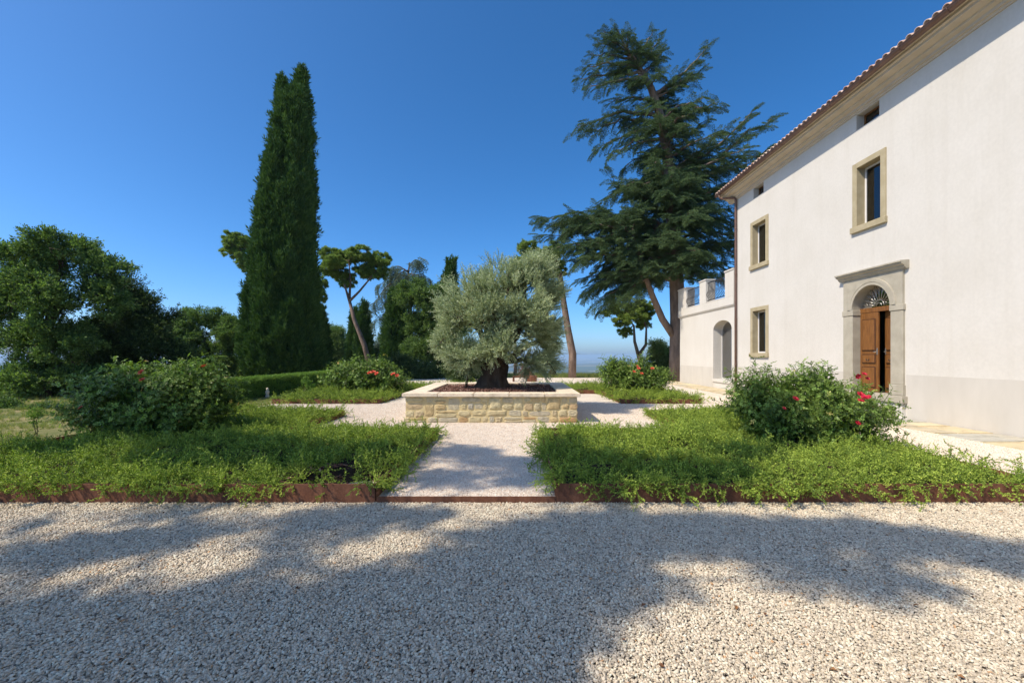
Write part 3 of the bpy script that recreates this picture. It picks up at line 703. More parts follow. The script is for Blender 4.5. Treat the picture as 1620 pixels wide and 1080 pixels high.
# doorway
dw = part('doorway', house); dw['label'] = 'arched sandstone doorway with wooden double doors'
SX0, SX1 = WX - .06, WX + .26
def pil(y0, y1, lab):
    MB().box(SX0, SX1, y0, y1, .86, 2.74, .008).build('pilaster', M['sandstone'], dw)
    MB().box(SX0 - .025, SX1, y0 - .02, y1 + .02 if y0 < 11.5 else y1 + .02, .585, .858, .012).build('pilaster_base', M['sandstone'], dw)
    MB().box(SX0 - .02, SX1, y0 - .022, y1 + .022, 2.742, 2.90, .012).build('impost', M['sandstone'], dw)
pil(10.78, DY0, 0); pil(DY1, 12.76, 0)
mb = MB(); mb.box(SX0, SX0 + .01, 10.781, 10.782, 2.91, 2.92)
mb = MB(); arch_plate(mb, SX0 + .002, SX1, 10.79, 12.75, DYC, .63, .62, 2.902, 3.77)
mb.add([(SX0 + .002, 10.79, 2.902), (SX1, 10.79, 2.902), (SX1, 10.79, 3.77), (SX0 + .002, 10.79, 3.77)], [(0, 1, 2, 3)]); mb.add([(SX0 + .002, 12.75, 2.902), (SX1, 12.75, 2.902), (SX1, 12.75, 3.77), (SX0 + .002, 12.75, 3.77)], [(0, 1, 2, 3)])
mb.build('spandrel', M['sandstone'], dw)
mb = MB(); n = 24; vs = []
for k in range(n + 1):
    t = math.pi * k / n
    for r, x in ((.633, SX0 + .01), (.633, SX0 - .022), (.70, SX0 - .022), (.715, SX0 - .034), (.80, SX0 - .034), (.81, SX0 + .01)):
        vs.append((x, DYC + r * math.cos(t), 2.902 + r * .985 * math.sin(t)))
mb.add(vs, [(k * 6 + i, k * 6 + i + 1, (k + 1) * 6 + i + 1, (k + 1) * 6 + i) for k in range(n) for i in range(5)]); mb.build('archivolt', M['sandstone'], dw)
mb = MB(); mb.prism([(WX + .05, 3.772), (SX0 - .02, 3.772), (SX0 - .03, 3.80), (SX0 - .06, 3.815), (SX0 - .065, 3.85), (SX0 - .13, 3.885), (SX0 - .14, 3.925), (SX0 - .17, 3.93), (SX0 - .17, 3.965), (WX + .05, 3.985)], 10.66, 12.88)
mb.build('cornice', M['sandstone'], dw)
MB().box(WX - .16, WX + .34, 10.70, 12.84, .40, .583, .012).build('threshold', M['sandstone'], dw)
MB().box(WX - .10, WX + .02, 10.76, 12.78, -.02, .398, .008).build('door_base', M['plaster'], dw)
MB().box(WX - .62, WX - .165, 10.9, 12.64, -.02, .30, .012).build('step', M['sandstone'], dw)
MB().box(WX - .98, WX - .625, 10.9, 12.64, -.02, .15, .012).build('step', M['sandstone'], dw)
DX = WX + .16
MB().box(DX - .01, DX + .07, DY0 + .002, DY1 - .002, 2.80, 2.93, .006).build('transom', M['wood'], dw)
def leaf(ang, hinge, sgn, lab):
    """a door leaf from its hinge, sgn is the way it runs along Y; ang opens it into the house"""
    e = part('door_leaf', dw); e['label'] = lab
    Wd = .622; ca, sa = math.cos(ang), math.sin(ang)
    def place(mb):
        mb.v = [(DX + sa * u + ca * x, hinge + sgn * (ca * u - sa * x), z) for (x, u, z) in mb.v]; return mb
    b = MB(); b.box(0, .045, .003, Wd, .59, 2.795, .004); o = place(b).build('leaf_board', M['wood'], e); o.name = 'leaf_board'
    for z0, z1 in ((1.72, 2.62), (1.37, 1.64), (.70, 1.29)):
        b = MB(); b.box(-.022, .004, .075, Wd - .075, z0, z1, .012); place(b).build('panel_moulding', M['wood_groove_shade'], e)  # dark rim paints a shaded groove round each panel
        b = MB(); b.box(-.032, -.0, .105, Wd - .105, z0 + .03, z1 - .03, .008); place(b).build('raised_panel', M['wood'], e)
    b = MB(); b.tube([(-.05 - .02 * math.sin(t), Wd / 2 + .05 * math.cos(t), 1.50 + .05 * math.sin(t)) for t in np.linspace(math.pi, 2 * math.pi, 9)], .009, 6); place(b).build('door_knocker', M['iron'], e)
    b = MB(); b.box(-.012, .0, Wd - .05, Wd - .015, 1.62, 1.80, .003); b.tube([(-.01, Wd - .032, 1.70), (-.05, Wd - .032, 1.70), (-.055, Wd - .11, 1.70)], .009, 6); place(b).build('door_handle', M['brass'], e)
leaf(0.0, DY1 - .004, -1, 'closed leaf of the wooden door'); leaf(R(15), DY0 + .004, 1, 'leaf of the wooden door standing ajar')
fx = DX + .02; fan = part('fanlight', dw)
mb = MB(); n = 24; mb.add([(fx + .03, DYC, 2.93)] + [(fx + .03, DYC + .62 * math.cos(math.pi * k / n), 2.93 + .59 * math.sin(math.pi * k / n)) for k in range(n + 1)], [(0, k + 1, k + 2) for k in range(n)]); mb.build('pane', M['glass'], fan)
for k in range(11):
    t = math.pi * (k + .5) / 11; mb = MB(); mb.tube([(fx, DYC + r * math.cos(t), 2.96 + r * math.sin(t)) for r in (.16, .56)], .0085, 6); mb.tube([(fx - .004, DYC + (.44 + .05 * math.cos(u)) * math.cos(t) - .035 * math.sin(u) * math.sin(t), 2.96 + (.44 + .05 * math.cos(u)) * math.sin(t) + .035 * math.sin(u) * math.cos(t)) for u in np.linspace(0, 6.283, 9)], .006, 5); mb.build('ray_bar', M['brass'], fan)
for r in (.08, .16): mb = MB(); mb.tube([(fx, DYC + r * math.cos(t), 2.96 + r * math.sin(t)) for t in np.linspace(0, math.pi, 13)], .009, 6); mb.build('hub_ring', M['brass'], fan)

# terrace wing beyond the downpipe
annex = thing('terrace_wing', 'lower white wing with arched window and balustraded roof terrace', 'house', (WX, 22.5, 0))
AY0, AY1, AX1 = HY1 + .004, 25.8, 16.0; AXF = WX + .004
WY0, WY1, WYC, WS = 19.55, 21.40, 20.475, 2.83; hw = (WY1 - WY0) / 2
mb = MB(); zt = 3.86
skin(mb, AXF, AY0, WY0, -.1, zt, []); skin(mb, AXF, WY1, AY1, -.1, zt, []); skin(mb, AXF, WY0, WY1, -.1, .45, [])
arch_plate(mb, AXF, AXF + .47, WY0, WY1, WYC, hw, .44, WS, zt)
for yy in (WY0, WY1): mb.add([(AXF, yy, .45), (AXF + .47, yy, .45), (AXF + .47, yy, WS), (AXF, yy, WS)], [(0, 1, 2, 3)])
mb.add([(AXF, AY1, -.1), (AX1, AY1, -.1), (AX1, AY1, zt), (AXF, AY1, zt)], [(0, 1, 2, 3)]); mb.add([(AX1, AY0, -.1), (AX1, AY1, -.1), (AX1, AY1, zt), (AX1, AY0, zt)], [(0, 1, 2, 3)])
mb.add([(AXF, AY0, zt), (AX1, AY0, zt), (AX1, AY1, zt), (AXF, AY1, zt)], [(0, 1, 2, 3)])
mb.add([(AXF + 3, AY0, -.1), (AXF + 3, AY1, -.1), (AXF + 3, AY1, zt), (AXF + 3, AY0, zt)], [(0, 1, 2, 3)])
mb.build('wall', M['plaster'], annex)
mb = MB(); mb.box(AXF - .006, AXF + .02, AY0, WY0 - .002, -.05, 1.02).box(AXF - .006, AXF + .02, WY1 + .002, AY1, -.05, 1.02); mb.build('base_band', M['plinth'], annex)
aw = part('arched_window', annex)
MB().box(AXF - .05, AXF + .5, WY0 + .001, WY1 - .001, .30, .448, .008).build('sill', M['plaster'], aw)
mb = MB(); n = 20; gx_ = AXF + .45
mb.add([(gx_, WY0, .45), (gx_, WY1, .45)] + [(gx_, WYC + hw * math.cos(math.pi * k / n), WS + .44 * math.sin(math.pi * k / n)) for k in range(n + 1)], [(0, 1) + tuple(range(2, n + 3))]); mb.build('pane', M['sun_glass'], aw)
MB().box(gx_ + .10, gx_ + .11, WY0 - .1, WY1 + .1, .5, 3.4).build('sky_tint_panel', M['sky_tint_panel'], aw)  # added panel, coloured like the sky's reflection in the glass
mb = MB(); ring = [(WY1, .45)] + [(WYC + hw * math.cos(math.pi * k / n), WS + .44 * math.sin(math.pi * k / n)) for k in range(n + 1)] + [(WY0, .45)]
mb.tube([(gx_ - .01, y_, z_) for y_, z_ in ring], .03, 4, smooth=False); mb.tube([(gx_ - .01, WY0, .48), (gx_ - .01, WY1, .48)], .03, 4, smooth=False); mb.build('window_frame', M['white_frame'], aw)
mb = MB(); mb.prism([(AXF + .45, 3.80), (AXF + .001, 3.80), (AXF - .05, 3.84), (AXF - .09, 3.90), (AXF - .09, 4.27), (AXF + .45, 4.27)], AY0 + .002, AY1 + .08); mb.build('parapet_band', M['plaster'], annex)
posts = [(24.62, 25.86), (22.06, 22.82), (AY0 + .003, 20.02)]
for a, b in posts:
    q = MB().box(AXF - .086, AXF + .40, a, b, 4.272, 5.44, .006).build('parapet_post', M['plaster'], annex)
    MB().box(AXF - .12, AXF + .43, a - .03 if a > 20 else a, b + .03, 5.442, 5.51, .01).build('post_cap', M['plaster'], q)
for a, b in ((22.82, 24.62), (20.02, 22.06)):
    rl = part('railing', annex); xr = AXF + .02
    MB().box(AXF - .10, AXF + .42, a + .001, b - .001, 4.274, 4.31, .006).build('rail_sill', M['plaster'], rl)
    for z in (4.40, 5.30): MB().box(xr - .02, xr + .02, a, b, z - .018, z + .018).build('rail', M['iron'], rl)
    k = 0
    for yy in np.arange(a + .12, b - .06, .155):
        mb = MB(); mb.tube([(xr - .20 * math.exp(-((t - .3) / .2) ** 2) + .05 * math.sin(t * 6.3), yy, 4.40 + .9 * t) for t in np.linspace(0, 1, 13)], .016, 6); mb.build('baluster', M['iron'], rl)

# ================================================================== PLANTER, BEDS
pl = thing('stone_planter', 'square rubble stone planter with pale coping round the olive tree', 'planter', ((PLX0 + PLX1) / 2, (PLY0 + PLY1) / 2, 0))
PH = .62
mb = MB(); t_ = .42
mb.box(PLX0 + .03, PLX1 - .03, PLY0 + .03, PLY0 + t_, -.02, PH).box(PLX0 + .03, PLX1 - .03, PLY1 - t_, PLY1 - .03, -.02, PH).box(PLX0 + .03, PLX0 + t_, PLY0 + t_, PLY1 - t_, -.02, PH).box(PLX1 - t_, PLX1 - .03, PLY0 + t_, PLY1 - t_, -.02, PH)
mb.build('mortar_core', M['mortar'], pl)
def cells_of(w, h):
    """rough courses with wandering joints, some stones two courses high, some split into thin slabs"""
    lv = [0, .145, .30, .465, h]; sd = random.random() * 50; out = []
    def zc(i, x): return lv[i] + (0 if i in (0, 4) else .035 * mnoise.noise(Vector((x * 1.9, i * 7.1, sd))))
    tall = []; x = random.uniform(.1, .5)
    while x < w - .5:
        wd = random.uniform(.22, .40); i = random.choice((0, 1, 1, 2, 2)); tall.append((x, x + wd, i)); x += wd + random.uniform(.15, .7)
    for i in range(4):
        cuts = [(a, b) for a, b, k in tall if k in (i, i - 1)]; x = 0.0; edges = sorted(cuts) + [(w, w)]
        for (a, b) in edges:
            while x < a - .02:
                wd = random.choice((random.uniform(.13, .24), random.uniform(.22, .40), random.uniform(.34, .56))); e = x + wd
                if a - e < .11: e = a
                z0, z1 = zc(i, (x + e) / 2), zc(i + 1, (x + e) / 2)
                if e - x > .28 and random.random() < .30: m = z0 + (z1 - z0) * random.uniform(.4, .6); out += [(x, e, z0, m), (x, e, m, z1)]
                else: out.append((x, e, z0, z1))
                x = e
            x = max(x, b)
    out += [(a, b, zc(i, (a + b) / 2), zc(i + 2, (a + b) / 2)) for a, b, i in tall]
    return out
def rubble(x0, x1, z0, z1, f):
    """one rough stone: irregular outline, domed face; f maps (along, up, out) to the place"""
    g = random.uniform(.004, .012); x0 += random.uniform(-.006, .012); x1 += random.uniform(-.012, .006); z0 = max(.0, z0); z1 = min(PH - .004, z1); n = 12; cx, cz = (x0 + x1) / 2, (z0 + z1) / 2; a, b = (x1 - x0) / 2 - g, (z1 - z0) / 2 - g
    out = random.uniform(.004, .022); sq = random.uniform(3, 9); vs = []; ring = []
    for k in range(n):
        t = 2 * math.pi * (k + .5) / n; c_, s_ = math.cos(t), math.sin(t); r = (abs(c_) ** sq + abs(s_) ** sq) ** (-1 / sq) * random.uniform(.84, 1.04); ring.append((c_ * r, s_ * r))
    for sc, d in ((1.0, -.045), (1.0, out * .3), (.84, out), (.45, out + random.uniform(-.004, .010))):
        for (u, v) in ring: vs.append(f(cx + u * a * sc, cz + v * b * sc, d + random.uniform(-.003, .003)))
    vs.append(f(cx, cz, out + random.uniform(-.004, .010)))
    fs = [(j * n + k, j * n + (k + 1) % n, (j + 1) * n + (k + 1) % n, (j + 1) * n + k) for j in range(3) for k in range(n)] + [(3 * n + k, 3 * n + (k + 1) % n, 4 * n) for k in range(n)]
    MB().add(vs, fs).build('stone', M['rubble'], pl)
LX, LY = PLX1 - PLX0, PLY1 - PLY0
for (a, b, c, d) in cells_of(LX, PH): rubble(a, b, c, d, lambda u, v, o_: (PLX0 + u, PLY0 + .03 - o_, v))
for (a, b, c, d) in cells_of(LY - .04, PH): rubble(a, b, c, d, lambda u, v, o_: (PLX1 - .03 + o_, PLY0 + .02 + u, v))
for (a, b, c, d) in cells_of(LY - .04, PH): rubble(a, b, c, d, lambda u, v, o_: (PLX0 + .03 - o_, PLY0 + .02 + u, v))
ov = .05; cw = .48; cz0, cz1 = PH + .001, PH + .082
def slab(x0, x1, y0, y1):
    bm = bmesh.new(); bmesh.ops.create_cube(bm, size=1)
    for v in bm.verts: v.co = Vector(((x0 + x1) / 2 + v.co.x * (x1 - x0 - .006), (y0 + y1) / 2 + v.co.y * (y1 - y0 - .006), (cz0 + cz1) / 2 + v.co.z * (cz1 - cz0)))
    bmesh.ops.bevel(bm, geom=bm.edges[:], offset=.009, segments=2, affect='EDGES')
    z = random.uniform(-.003, .003)
    for v in bm.verts: v.co.z += z
    MB().bm(bm).build('coping_slab', M['coping'], pl)
xs = np.linspace(PLX0 - ov, PLX1 + ov, 6); ys = np.linspace(PLY0 - ov + cw, PLY1 + ov - cw, 5)
for a, b in zip(xs[:-1], xs[1:]): slab(a, b, PLY0 - ov, PLY0 - ov + cw); slab(a, b, PLY1 + ov - cw, PLY1 + ov)
for a, b in zip(ys[:-1], ys[1:]): slab(PLX0 - ov, PLX0 - ov + cw, a, b); slab(PLX1 + ov - cw, PLX1 + ov, a, b)
def soil_z(x, y): return PH + .01 + .05 * math.exp(-((x + .65) ** 2 + (y - 12.2) ** 2) / 1.2) + .015 * mnoise.noise(Vector((x * 2, y * 2, 0)))
def grid_sheet(name, x0, x1, y0, y1, st, fz, material, inside=None):
    nx_ = max(2, int((x1 - x0) / st)); ny_ = max(2, int((y1 - y0) / st)); vs = []; idx = {}; fs = []
    for j in range(ny_ + 1):
        for i in range(nx_ + 1):
            x = x0 + (x1 - x0) * i / nx_; y = y0 + (y1 - y0) * j / ny_; idx[i, j] = len(vs); vs.append((x, y, fz(x, y)))
    for j in range(ny_):
        for i in range(nx_):
            xm = x0 + (x1 - x0) * (i + .5) / nx_; ym = y0 + (y1 - y0) * (j + .5) / ny_
            if inside is None or inside(xm, ym): fs.append((idx[i, j], idx[i + 1, j], idx[i + 1, j + 1], idx[i, j + 1]))
    me = bpy.data.meshes.new(name); me.from_pydata(vs, [], fs); me.polygons.foreach_set('use_smooth', [True] * len(fs)); me.materials.append(material)
    return link(name, me)
IX0, IX1, IY0, IY1 = PLX0 + .43, PLX1 - .43, PLY0 + .43, PLY1 - .43
tag(grid_sheet('planter_soil', IX0 - .02, IX1 + .02, IY0 - .02, IY1 + .02, .12, lambda x, y: soil_z(x, y) - .02, M['soil']), 'dark soil filling the stone planter', 'soil', kind='stuff')
def chip_src():
    b = LB()
    for k in range(10):
        p = Vector((random.gauss(0, .05), random.gauss(0, .05), random.uniform(0, .02))); d = rv(1); d.z *= .35; L, W = random.uniform(.03, .075), random.uniform(.012, .028)
        d.normalize(); sd = d.cross(Vector((random.gauss(0, .3), random.gauss(0, .3), 1))).normalized(); n = sd.cross(d); i = len(b.v); h = .006
        for q in (0, 1):
            for (u, v) in ((0, -.5), (1, -.35), (1.0, .4), (0, .5)): b.v.append(p + d * L * u + sd * W * v + n * h * q)
        b.f += [(i, i + 1, i + 2, i + 3), (i + 4, i + 7, i + 6, i + 5), (i, i + 4, i + 5, i + 1), (i + 1, i + 5, i + 6, i + 2), (i + 2, i + 6, i + 7, i + 3), (i + 3, i + 7, i + 4, i)]; b.t += [T()] * 8
    return b.source('bark_chip_handful', M['chips'])
S['chips'] = [chip_src() for _ in range(4)]
def chips(name, label, P):
    P = np.array(P); return tag(scatter(name, P, np.tile([0, 0, 1.], (len(P), 1)) + rng.normal(scale=.12, size=(len(P), 3)), rng.uniform(.7, 1.15, len(P)), S['chips']), label, 'bark mulch')
chips('bark_mulch', 'reddish brown bark mulch in the stone planter under the olive', [(x, y, soil_z(x, y) - .006) for x, y in zip(rng.uniform(IX0 + .03, IX1 - .03, 1900), rng.uniform(IY0 + .03, IY1 - .03, 1900))])

# four L-shaped beds edged with rusty steel
EH = .155                                   # steel stands this high over the path
XL, XR = -8.15, 6.05
beds = {
 'fl': ('near left', [(XL, YF), (PX0, YF), (PX0, GY0), (GX0, GY0), (GX0, CY0), (XL, CY0)]),
 'fr': ('near right', [(PX1, YF), (XR, YF), (XR, CY0), (GX1, CY0), (GX1, GY0), (PX1, GY0)]),
 'bl': ('far left', [(XL, CY1), (GX0, CY1), (GX0, 18.0), (PX0, 18.0), (PX0, 20.5), (XL, 20.5)]),
 'br': ('far right', [(GX1, CY1), (XR, CY1), (XR, 20.5), (PX1, 20.5), (PX1, 18.0), (GX1, 18.0)]),
}
def inside(poly, x, y):
    c = False; n = len(poly)
    for i in range(n):
        (x1, y1), (x2, y2) = poly[i], poly[i - 1]
        if (y1 > y) != (y2 > y) and x < (x2 - x1) * (y - y1) / (y2 - y1) + x1: c = not c
    return c
def edge_dist(poly, x, y):
    best = 9.0; nrm = (0, 0); n = len(poly)
    for i in range(n):
        (x1, y1), (x2, y2) = poly[i], poly[(i + 1) % n]; dx, dy = x2 - x1, y2 - y1; L2 = dx * dx + dy * dy
        t = max(0, min(1, ((x - x1) * dx + (y - y1) * dy) / L2)); qx, qy = x1 + t * dx, y1 + t * dy; d = math.hypot(x - qx, y - qy)
        if d < best: best = d; nrm = (dy / math.sqrt(L2), -dx / math.sqrt(L2))
    return best, nrm
bare = [(-2.15, 5.25, .62, .30), (-7.0, 7.45, 1.1, .3), (-7.7, 7.6, .5, .5), (4.9, 6.75, 1.0, .25), (-7.75, 8.3, .5, 1.5)]     # mulch showing through: x, y, rx, ry
def bareness(x, y):
    return max([0.0] + [1 - ((x - a) / c) ** 2 - ((y - b) / d) ** 2 for a, b, c, d in bare])
def cover_h(x, y, poly):
    d, _ = edge_dist(poly, x, y)
    h = EH - .075 + min(1, d / .55) * (.03 + .20 * (mnoise.noise(Vector((x * .8, y * .8, 5))) * .5 + .5) + .09 * mnoise.noise(Vector((x * 2.1, y * 2.1, 1))))
    return h - .16 * max(0, min(1, 2 * bareness(x, y)))
names = {'fl': 'to the left of the path in front', 'fr': 'to the right of the path in front', 'bl': 'behind the planter by the hedge', 'br': 'behind the planter by the villa'}
for key, (word, poly) in beds.items():
    xs_ = [p[0] for p in poly]; ys_ = [p[1] for p in poly]; x0, x1, y0, y1 = min(xs_), max(xs_), min(ys_), max(ys_)
    front = key[0] == 'f'
    tag(grid_sheet('bed_soil', x0 + .01, x1 - .01, y0 + .01, y1 - .01, .2, lambda x, y: cover_h(x, y, poly) - .055, M['soil'], lambda x, y: inside(poly, x, y)), kind='structure')
    # edging: one plate per straight run
    ed = thing('steel_edging', 'rusty steel edging of the bed ' + names[key], 'edging', ((x0 + x1) / 2, y0, 0), 'rusty steel bed edgings'); n = len(poly); th = .012
    for i in range(n):
        (ax, ay), (bx_, by) = poly[i], poly[(i + 1) % n]; d = Vector((bx_ - ax, by - ay, 0)).normalized(); nn = Vector((d.y, -d.x, 0))
        z0 = Z0 - .03 if abs(ay - YF) < 1e-6 and abs(by - YF) < 1e-6 else -.03
        L = math.hypot(bx_ - ax, by - ay); m_ = max(1, round(L / 2.4))
        for k in range(m_):
            p = Vector((ax, ay, 0)) + d * (L * k / m_ + (0.002 if k else 0)); q = Vector((ax, ay, 0)) + d * (L * (k + 1) / m_ - .002); o_ = nn * th; top = EH + random.uniform(-.004, .004)
            vs = [p, q, q - o_, p - o_]
            MB().add([(v.x, v.y, z0) for v in vs] + [(v.x, v.y, top) for v in vs], [(3, 2, 1, 0), (4, 5, 6, 7), (0, 1, 5, 4), (1, 2, 6, 5), (2, 3, 7, 6), (3, 0, 4, 7)]).build('steel_plate', M['corten'], ed)
    if key == 'fr': MB().box(XR + .004, WX - .006, YF, YF + th, Z0 - .03, .012).build('steel_plate', M['corten'], ed)
    # ground cover
    dens = 210 if front else 100; area = (x1 - x0) * (y1 - y0); cand = int(area * dens); P = []; D = []; Sz = []
    X = rng.uniform(x0, x1, cand); Y = rng.uniform(y0, y1, cand)
    for x, y in zip(X, Y):
        if not inside(poly, x, y) or random.random() < 1.6 * bareness(x, y) + .02 + .75 * smooth(.12, .5, mnoise.noise(Vector((x * 1.9, y * 1.9, 8)))): continue
        d, nn = edge_dist(poly, x, y); a = random.random() * 6.283; up = random.choice((random.uniform(-.05, .3), random.uniform(.1, .6)))
        v = Vector((math.cos(a), math.sin(a), up)); z = cover_h(x, y, poly) - .03
        if d < .22: v = Vector((nn[0] * random.uniform(.2, 1.0) + .5 * math.cos(a), nn[1] * random.uniform(.2, 1.0) + .5 * math.sin(a), random.uniform(.0, .6))); z += .02
        P.append((x, y, z)); D.append(v[:]); Sz.append(random.uniform(.65, 1.15) * (1.0 if front else 1.25))
    # trailing shoots hanging over the steel
    for i in range(n):
        (ax, ay), (bx_, by) = poly[i], poly[(i + 1) % n]; L = math.hypot(bx_ - ax, by - ay); d = Vector(((bx_ - ax) / L, (by - ay) / L, 0)); nn = Vector((d.y, -d.x, 0))
        for k in range(int(L * (15 if front else 9))):
            s_ = random.random() * L; w = mnoise.noise(Vector((ax + d.x * s_, ay + d.y * s_, 2.2)) * 1.6)
            if w < .02 or random.random() < 2 * bareness(ax + d.x * s_ - nn.x * .2, ay + d.y * s_ - nn.y * .2): continue
            p = Vector((ax, ay, 0)) + d * s_ - nn * random.uniform(-.01, .08)
            P.append((p.x, p.y, EH + random.uniform(-.01, .06))); D.append((nn * random.uniform(.5, 1) + d * random.uniform(-.8, .8) + Vector((0, 0, random.uniform(-.6, .2))))[:]); Sz.append(random.uniform(.5, .95) * (1 + .3 * max(0, w)))
    g = scatter('ground_cover', P, D, Sz, S['cover'])
    tag(g, 'low trailing green ground cover filling the bed ' + names[key], 'ground cover', 'ground cover in the four beds', 'stuff')
P = []
for (a, b, c, d) in bare:
    for k in range(int(420 * c * d)):
        x, y = a + random.uniform(-1, 1) * c * 1.1, b + random.uniform(-1, 1) * d * 1.2; key = 'fl' if x < -1.6 else 'fr'
        if inside(beds[key][1], x, y) and bareness(x, y) > -.3: P.append((x, y, cover_h(x, y, beds[key][1]) - .07))
chips('bed_mulch', 'brown bark chips showing between the ground cover plants', P)
# the thin steel strip that holds the path's front edge
tag(MB().box(PX0 + .003, PX1 - .003, YF, YF + .012, Z0 - .03, .012).build('steel_strip', M['corten']), 'thin rusty steel strip across the front of the path', 'edging')

# clipped hedge
HX, HYa, HYb, HH, HW = -10.35, 13.2, 24.5, .72, .8
hd = thing('clipped_hedge', 'low clipped green box hedge with a flat top', 'hedge', (HX, HYa, 0))
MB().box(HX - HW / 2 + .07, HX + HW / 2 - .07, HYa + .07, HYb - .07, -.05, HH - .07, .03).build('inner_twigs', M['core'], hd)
P = []; D = []
def hsurf(n, fn, nr):
    for _ in range(n):
        p = Vector(fn()); p += Vector(nr) * (.03 * mnoise.noise(p * 3)); P.append(p[:]); D.append((Vector(nr) + rv(.55))[:])
ry_ = lambda: random.uniform(HYa, HYb)
hsurf(3600, lambda: (HX + random.uniform(-.5, .5) * HW, ry_(), HH - .07), (0, 0, 1)); hsurf(3600, lambda: (HX + HW / 2 - .08, ry_(), random.uniform(0, HH - .04)), (1, 0, 0)); hsurf(1500, lambda: (HX - HW / 2 + .08, ry_(), random.uniform(0, HH - .04)), (-1, 0, 0)); hsurf(350, lambda: (HX + random.uniform(-.5, .5) * HW, HYa + .08, random.uniform(0, HH - .04)), (0, -1, 0))
scatter('foliage', P, D, rng.uniform(.8, 1.25, len(P)), S['hedge'], hd)

# ================================================================== ROSES
def blossom(parent, p, r, material):
    b = MB(); p = Vector(p); ax = (Vector((0, -.6, .8)) + rv(.3)).normalized(); u = ax.orthogonal(); w = ax.cross(u)
    for ring_, (k, tilt, rr) in enumerate(((6, .35, 1.0), (5, .8, .78), (4, 1.15, .5))):
        for i in range(k):
            t = 6.283 * i / k + ring_ * .5; d = u * math.cos(t) + w * math.sin(t); s_ = ax.cross(d); L = r * rr
            o_ = d * math.cos(tilt) + ax * math.sin(tilt); b.add([p + d * .1 * L, p + o_ * L * .6 + s_ * L * .42, p + o_ * L * 1.0 + s_ * L * .2 + ax * L * .12, p + o_ * L * 1.0 - s_ * L * .2 + ax * L * .12, p + o_ * L * .6 - s_ * L * .42], [(0, 1, 2, 3, 4)])
    me = b.build('blossom', material, parent); return me
def rose(label, base, ells, n_canes, per, size, blooms, coral=False):
    base = Vector(base); t = thing('rose_bush', label, 'rose bush', base, 'rose bushes in the four beds'); mb = MB()
    for k in range(n_canes):
        c, r = random.choice(ells); q = Vector(c) + Vector([a * b_ for a, b_ in zip(rv(.5), r)]); s_ = Vector((base.x + (q.x - base.x) * random.uniform(.25, .6), base.y + random.gauss(0, .25), base.z)); mb.tube(limb(s_, q, 5, .12, .25), taper(.011, .004, 5), 5, False)
    mb.build('canes', M['cane'], t)
    P, D = clumps(ells, per, 16, .40, .5, .8); keep = P[:, 2] > base.z + .04; P = P[keep]; D = D[keep]
    scatter('foliage', P, D, rng.uniform(.7, 1.2, len(P)) * size, S['rose'], t)
    for (bx_, by, r) in blooms: blossom(t, at(bx_, by, base.y + random.uniform(-1.05, -.85) * (1 if base.y < 10 else 1.1)), r, M['petal_coral'] if coral else M['petal_red'])
    return t
rose('large rose bush with a few coral blooms in the near left bed', (-6.75, 8.0, .12), [E(168, 661, 32, 8.0, 24, 0, .7), E(204, 637, 46, 8.0, 36, .1, .8), E(255, 629, 50, 8.0, 38, 0, .85), E(300, 627, 44, 8.1, 36, .1, .85), E(325, 654, 30, 8.0, 28, -.1, .75), E(235, 668, 70, 7.9, 19, 0, .8), E(300, 599, 22, 8.0, 14, 0, .4), E(215, 604, 18, 8, 12, 0, .35)], 80, 980, 1.0,
     [(224, 589, 0.047), (225, 601, 0.036), (322, 580, 0.043), (128, 645, 0.032)], True)
rose('large rose bush with crimson blooms in front of the villa door', (5.0, 7.4, .12), [E(1195, 653, 36, 7.5, 26, .1, .8), E(1238, 655, 40, 7.4, 31, 0, .85), E(1285, 655, 42, 7.4, 33, 0, .85), E(1328, 661, 36, 7.4, 29, 0, .8), E(1370, 651, 24, 7.4, 12, 0, .4), E(1200, 616, 22, 7.4, 17, 0, .4), E(1262, 613, 18, 7.4, 15, 0, .35), E(1300, 615, 18, 7.4, 14, 0, .35), E(1268, 678, 64, 7.4, 17, 0, .8)], 80, 980, 1.0,
     [(1258, 631, 0.043), (1240, 646, 0.029), (1361, 624, 0.043), (1368, 629, 0.040), (1362, 634, 0.036), (1374, 628, 0.029), (1357, 595, 0.032), (1367, 592, 0.032), (1372, 599, 0.029), (1357, 669, 0.036)])
rose('rounded rose bush with coral blooms beside the hedge end', (-6.0, 17.0, .12), [E(550, 598, 28, 17, 16, 0, .8), E(585, 590, 32, 17, 20, 0, .9), E(615, 598, 26, 17, 16, 0, .8), E(580, 604, 50, 17, 12, 0, .8)], 40, 620, 1.25, [(590, 589, 0.086), (584, 590, 0.065), (596, 591, 0.065), (622, 592, 0.072), (628, 594, 0.058)], True)
rose('rose bush with coral blooms in front of the cedar trunk', (4.5, 17.0, .12), [E(975, 594, 24, 17, 17, 0, .8), E(1005, 592, 26, 17, 18, 0, .8), E(1030, 598, 20, 17, 14, 0, .7), E(1000, 603, 42, 17, 11, 0, .8)], 40, 680, 1.25, [(1010, 583, 0.065), (1003, 588, 0.058), (1015, 591, 0.058), (1032, 583, 0.058), (1008, 579, 0.043)], True)

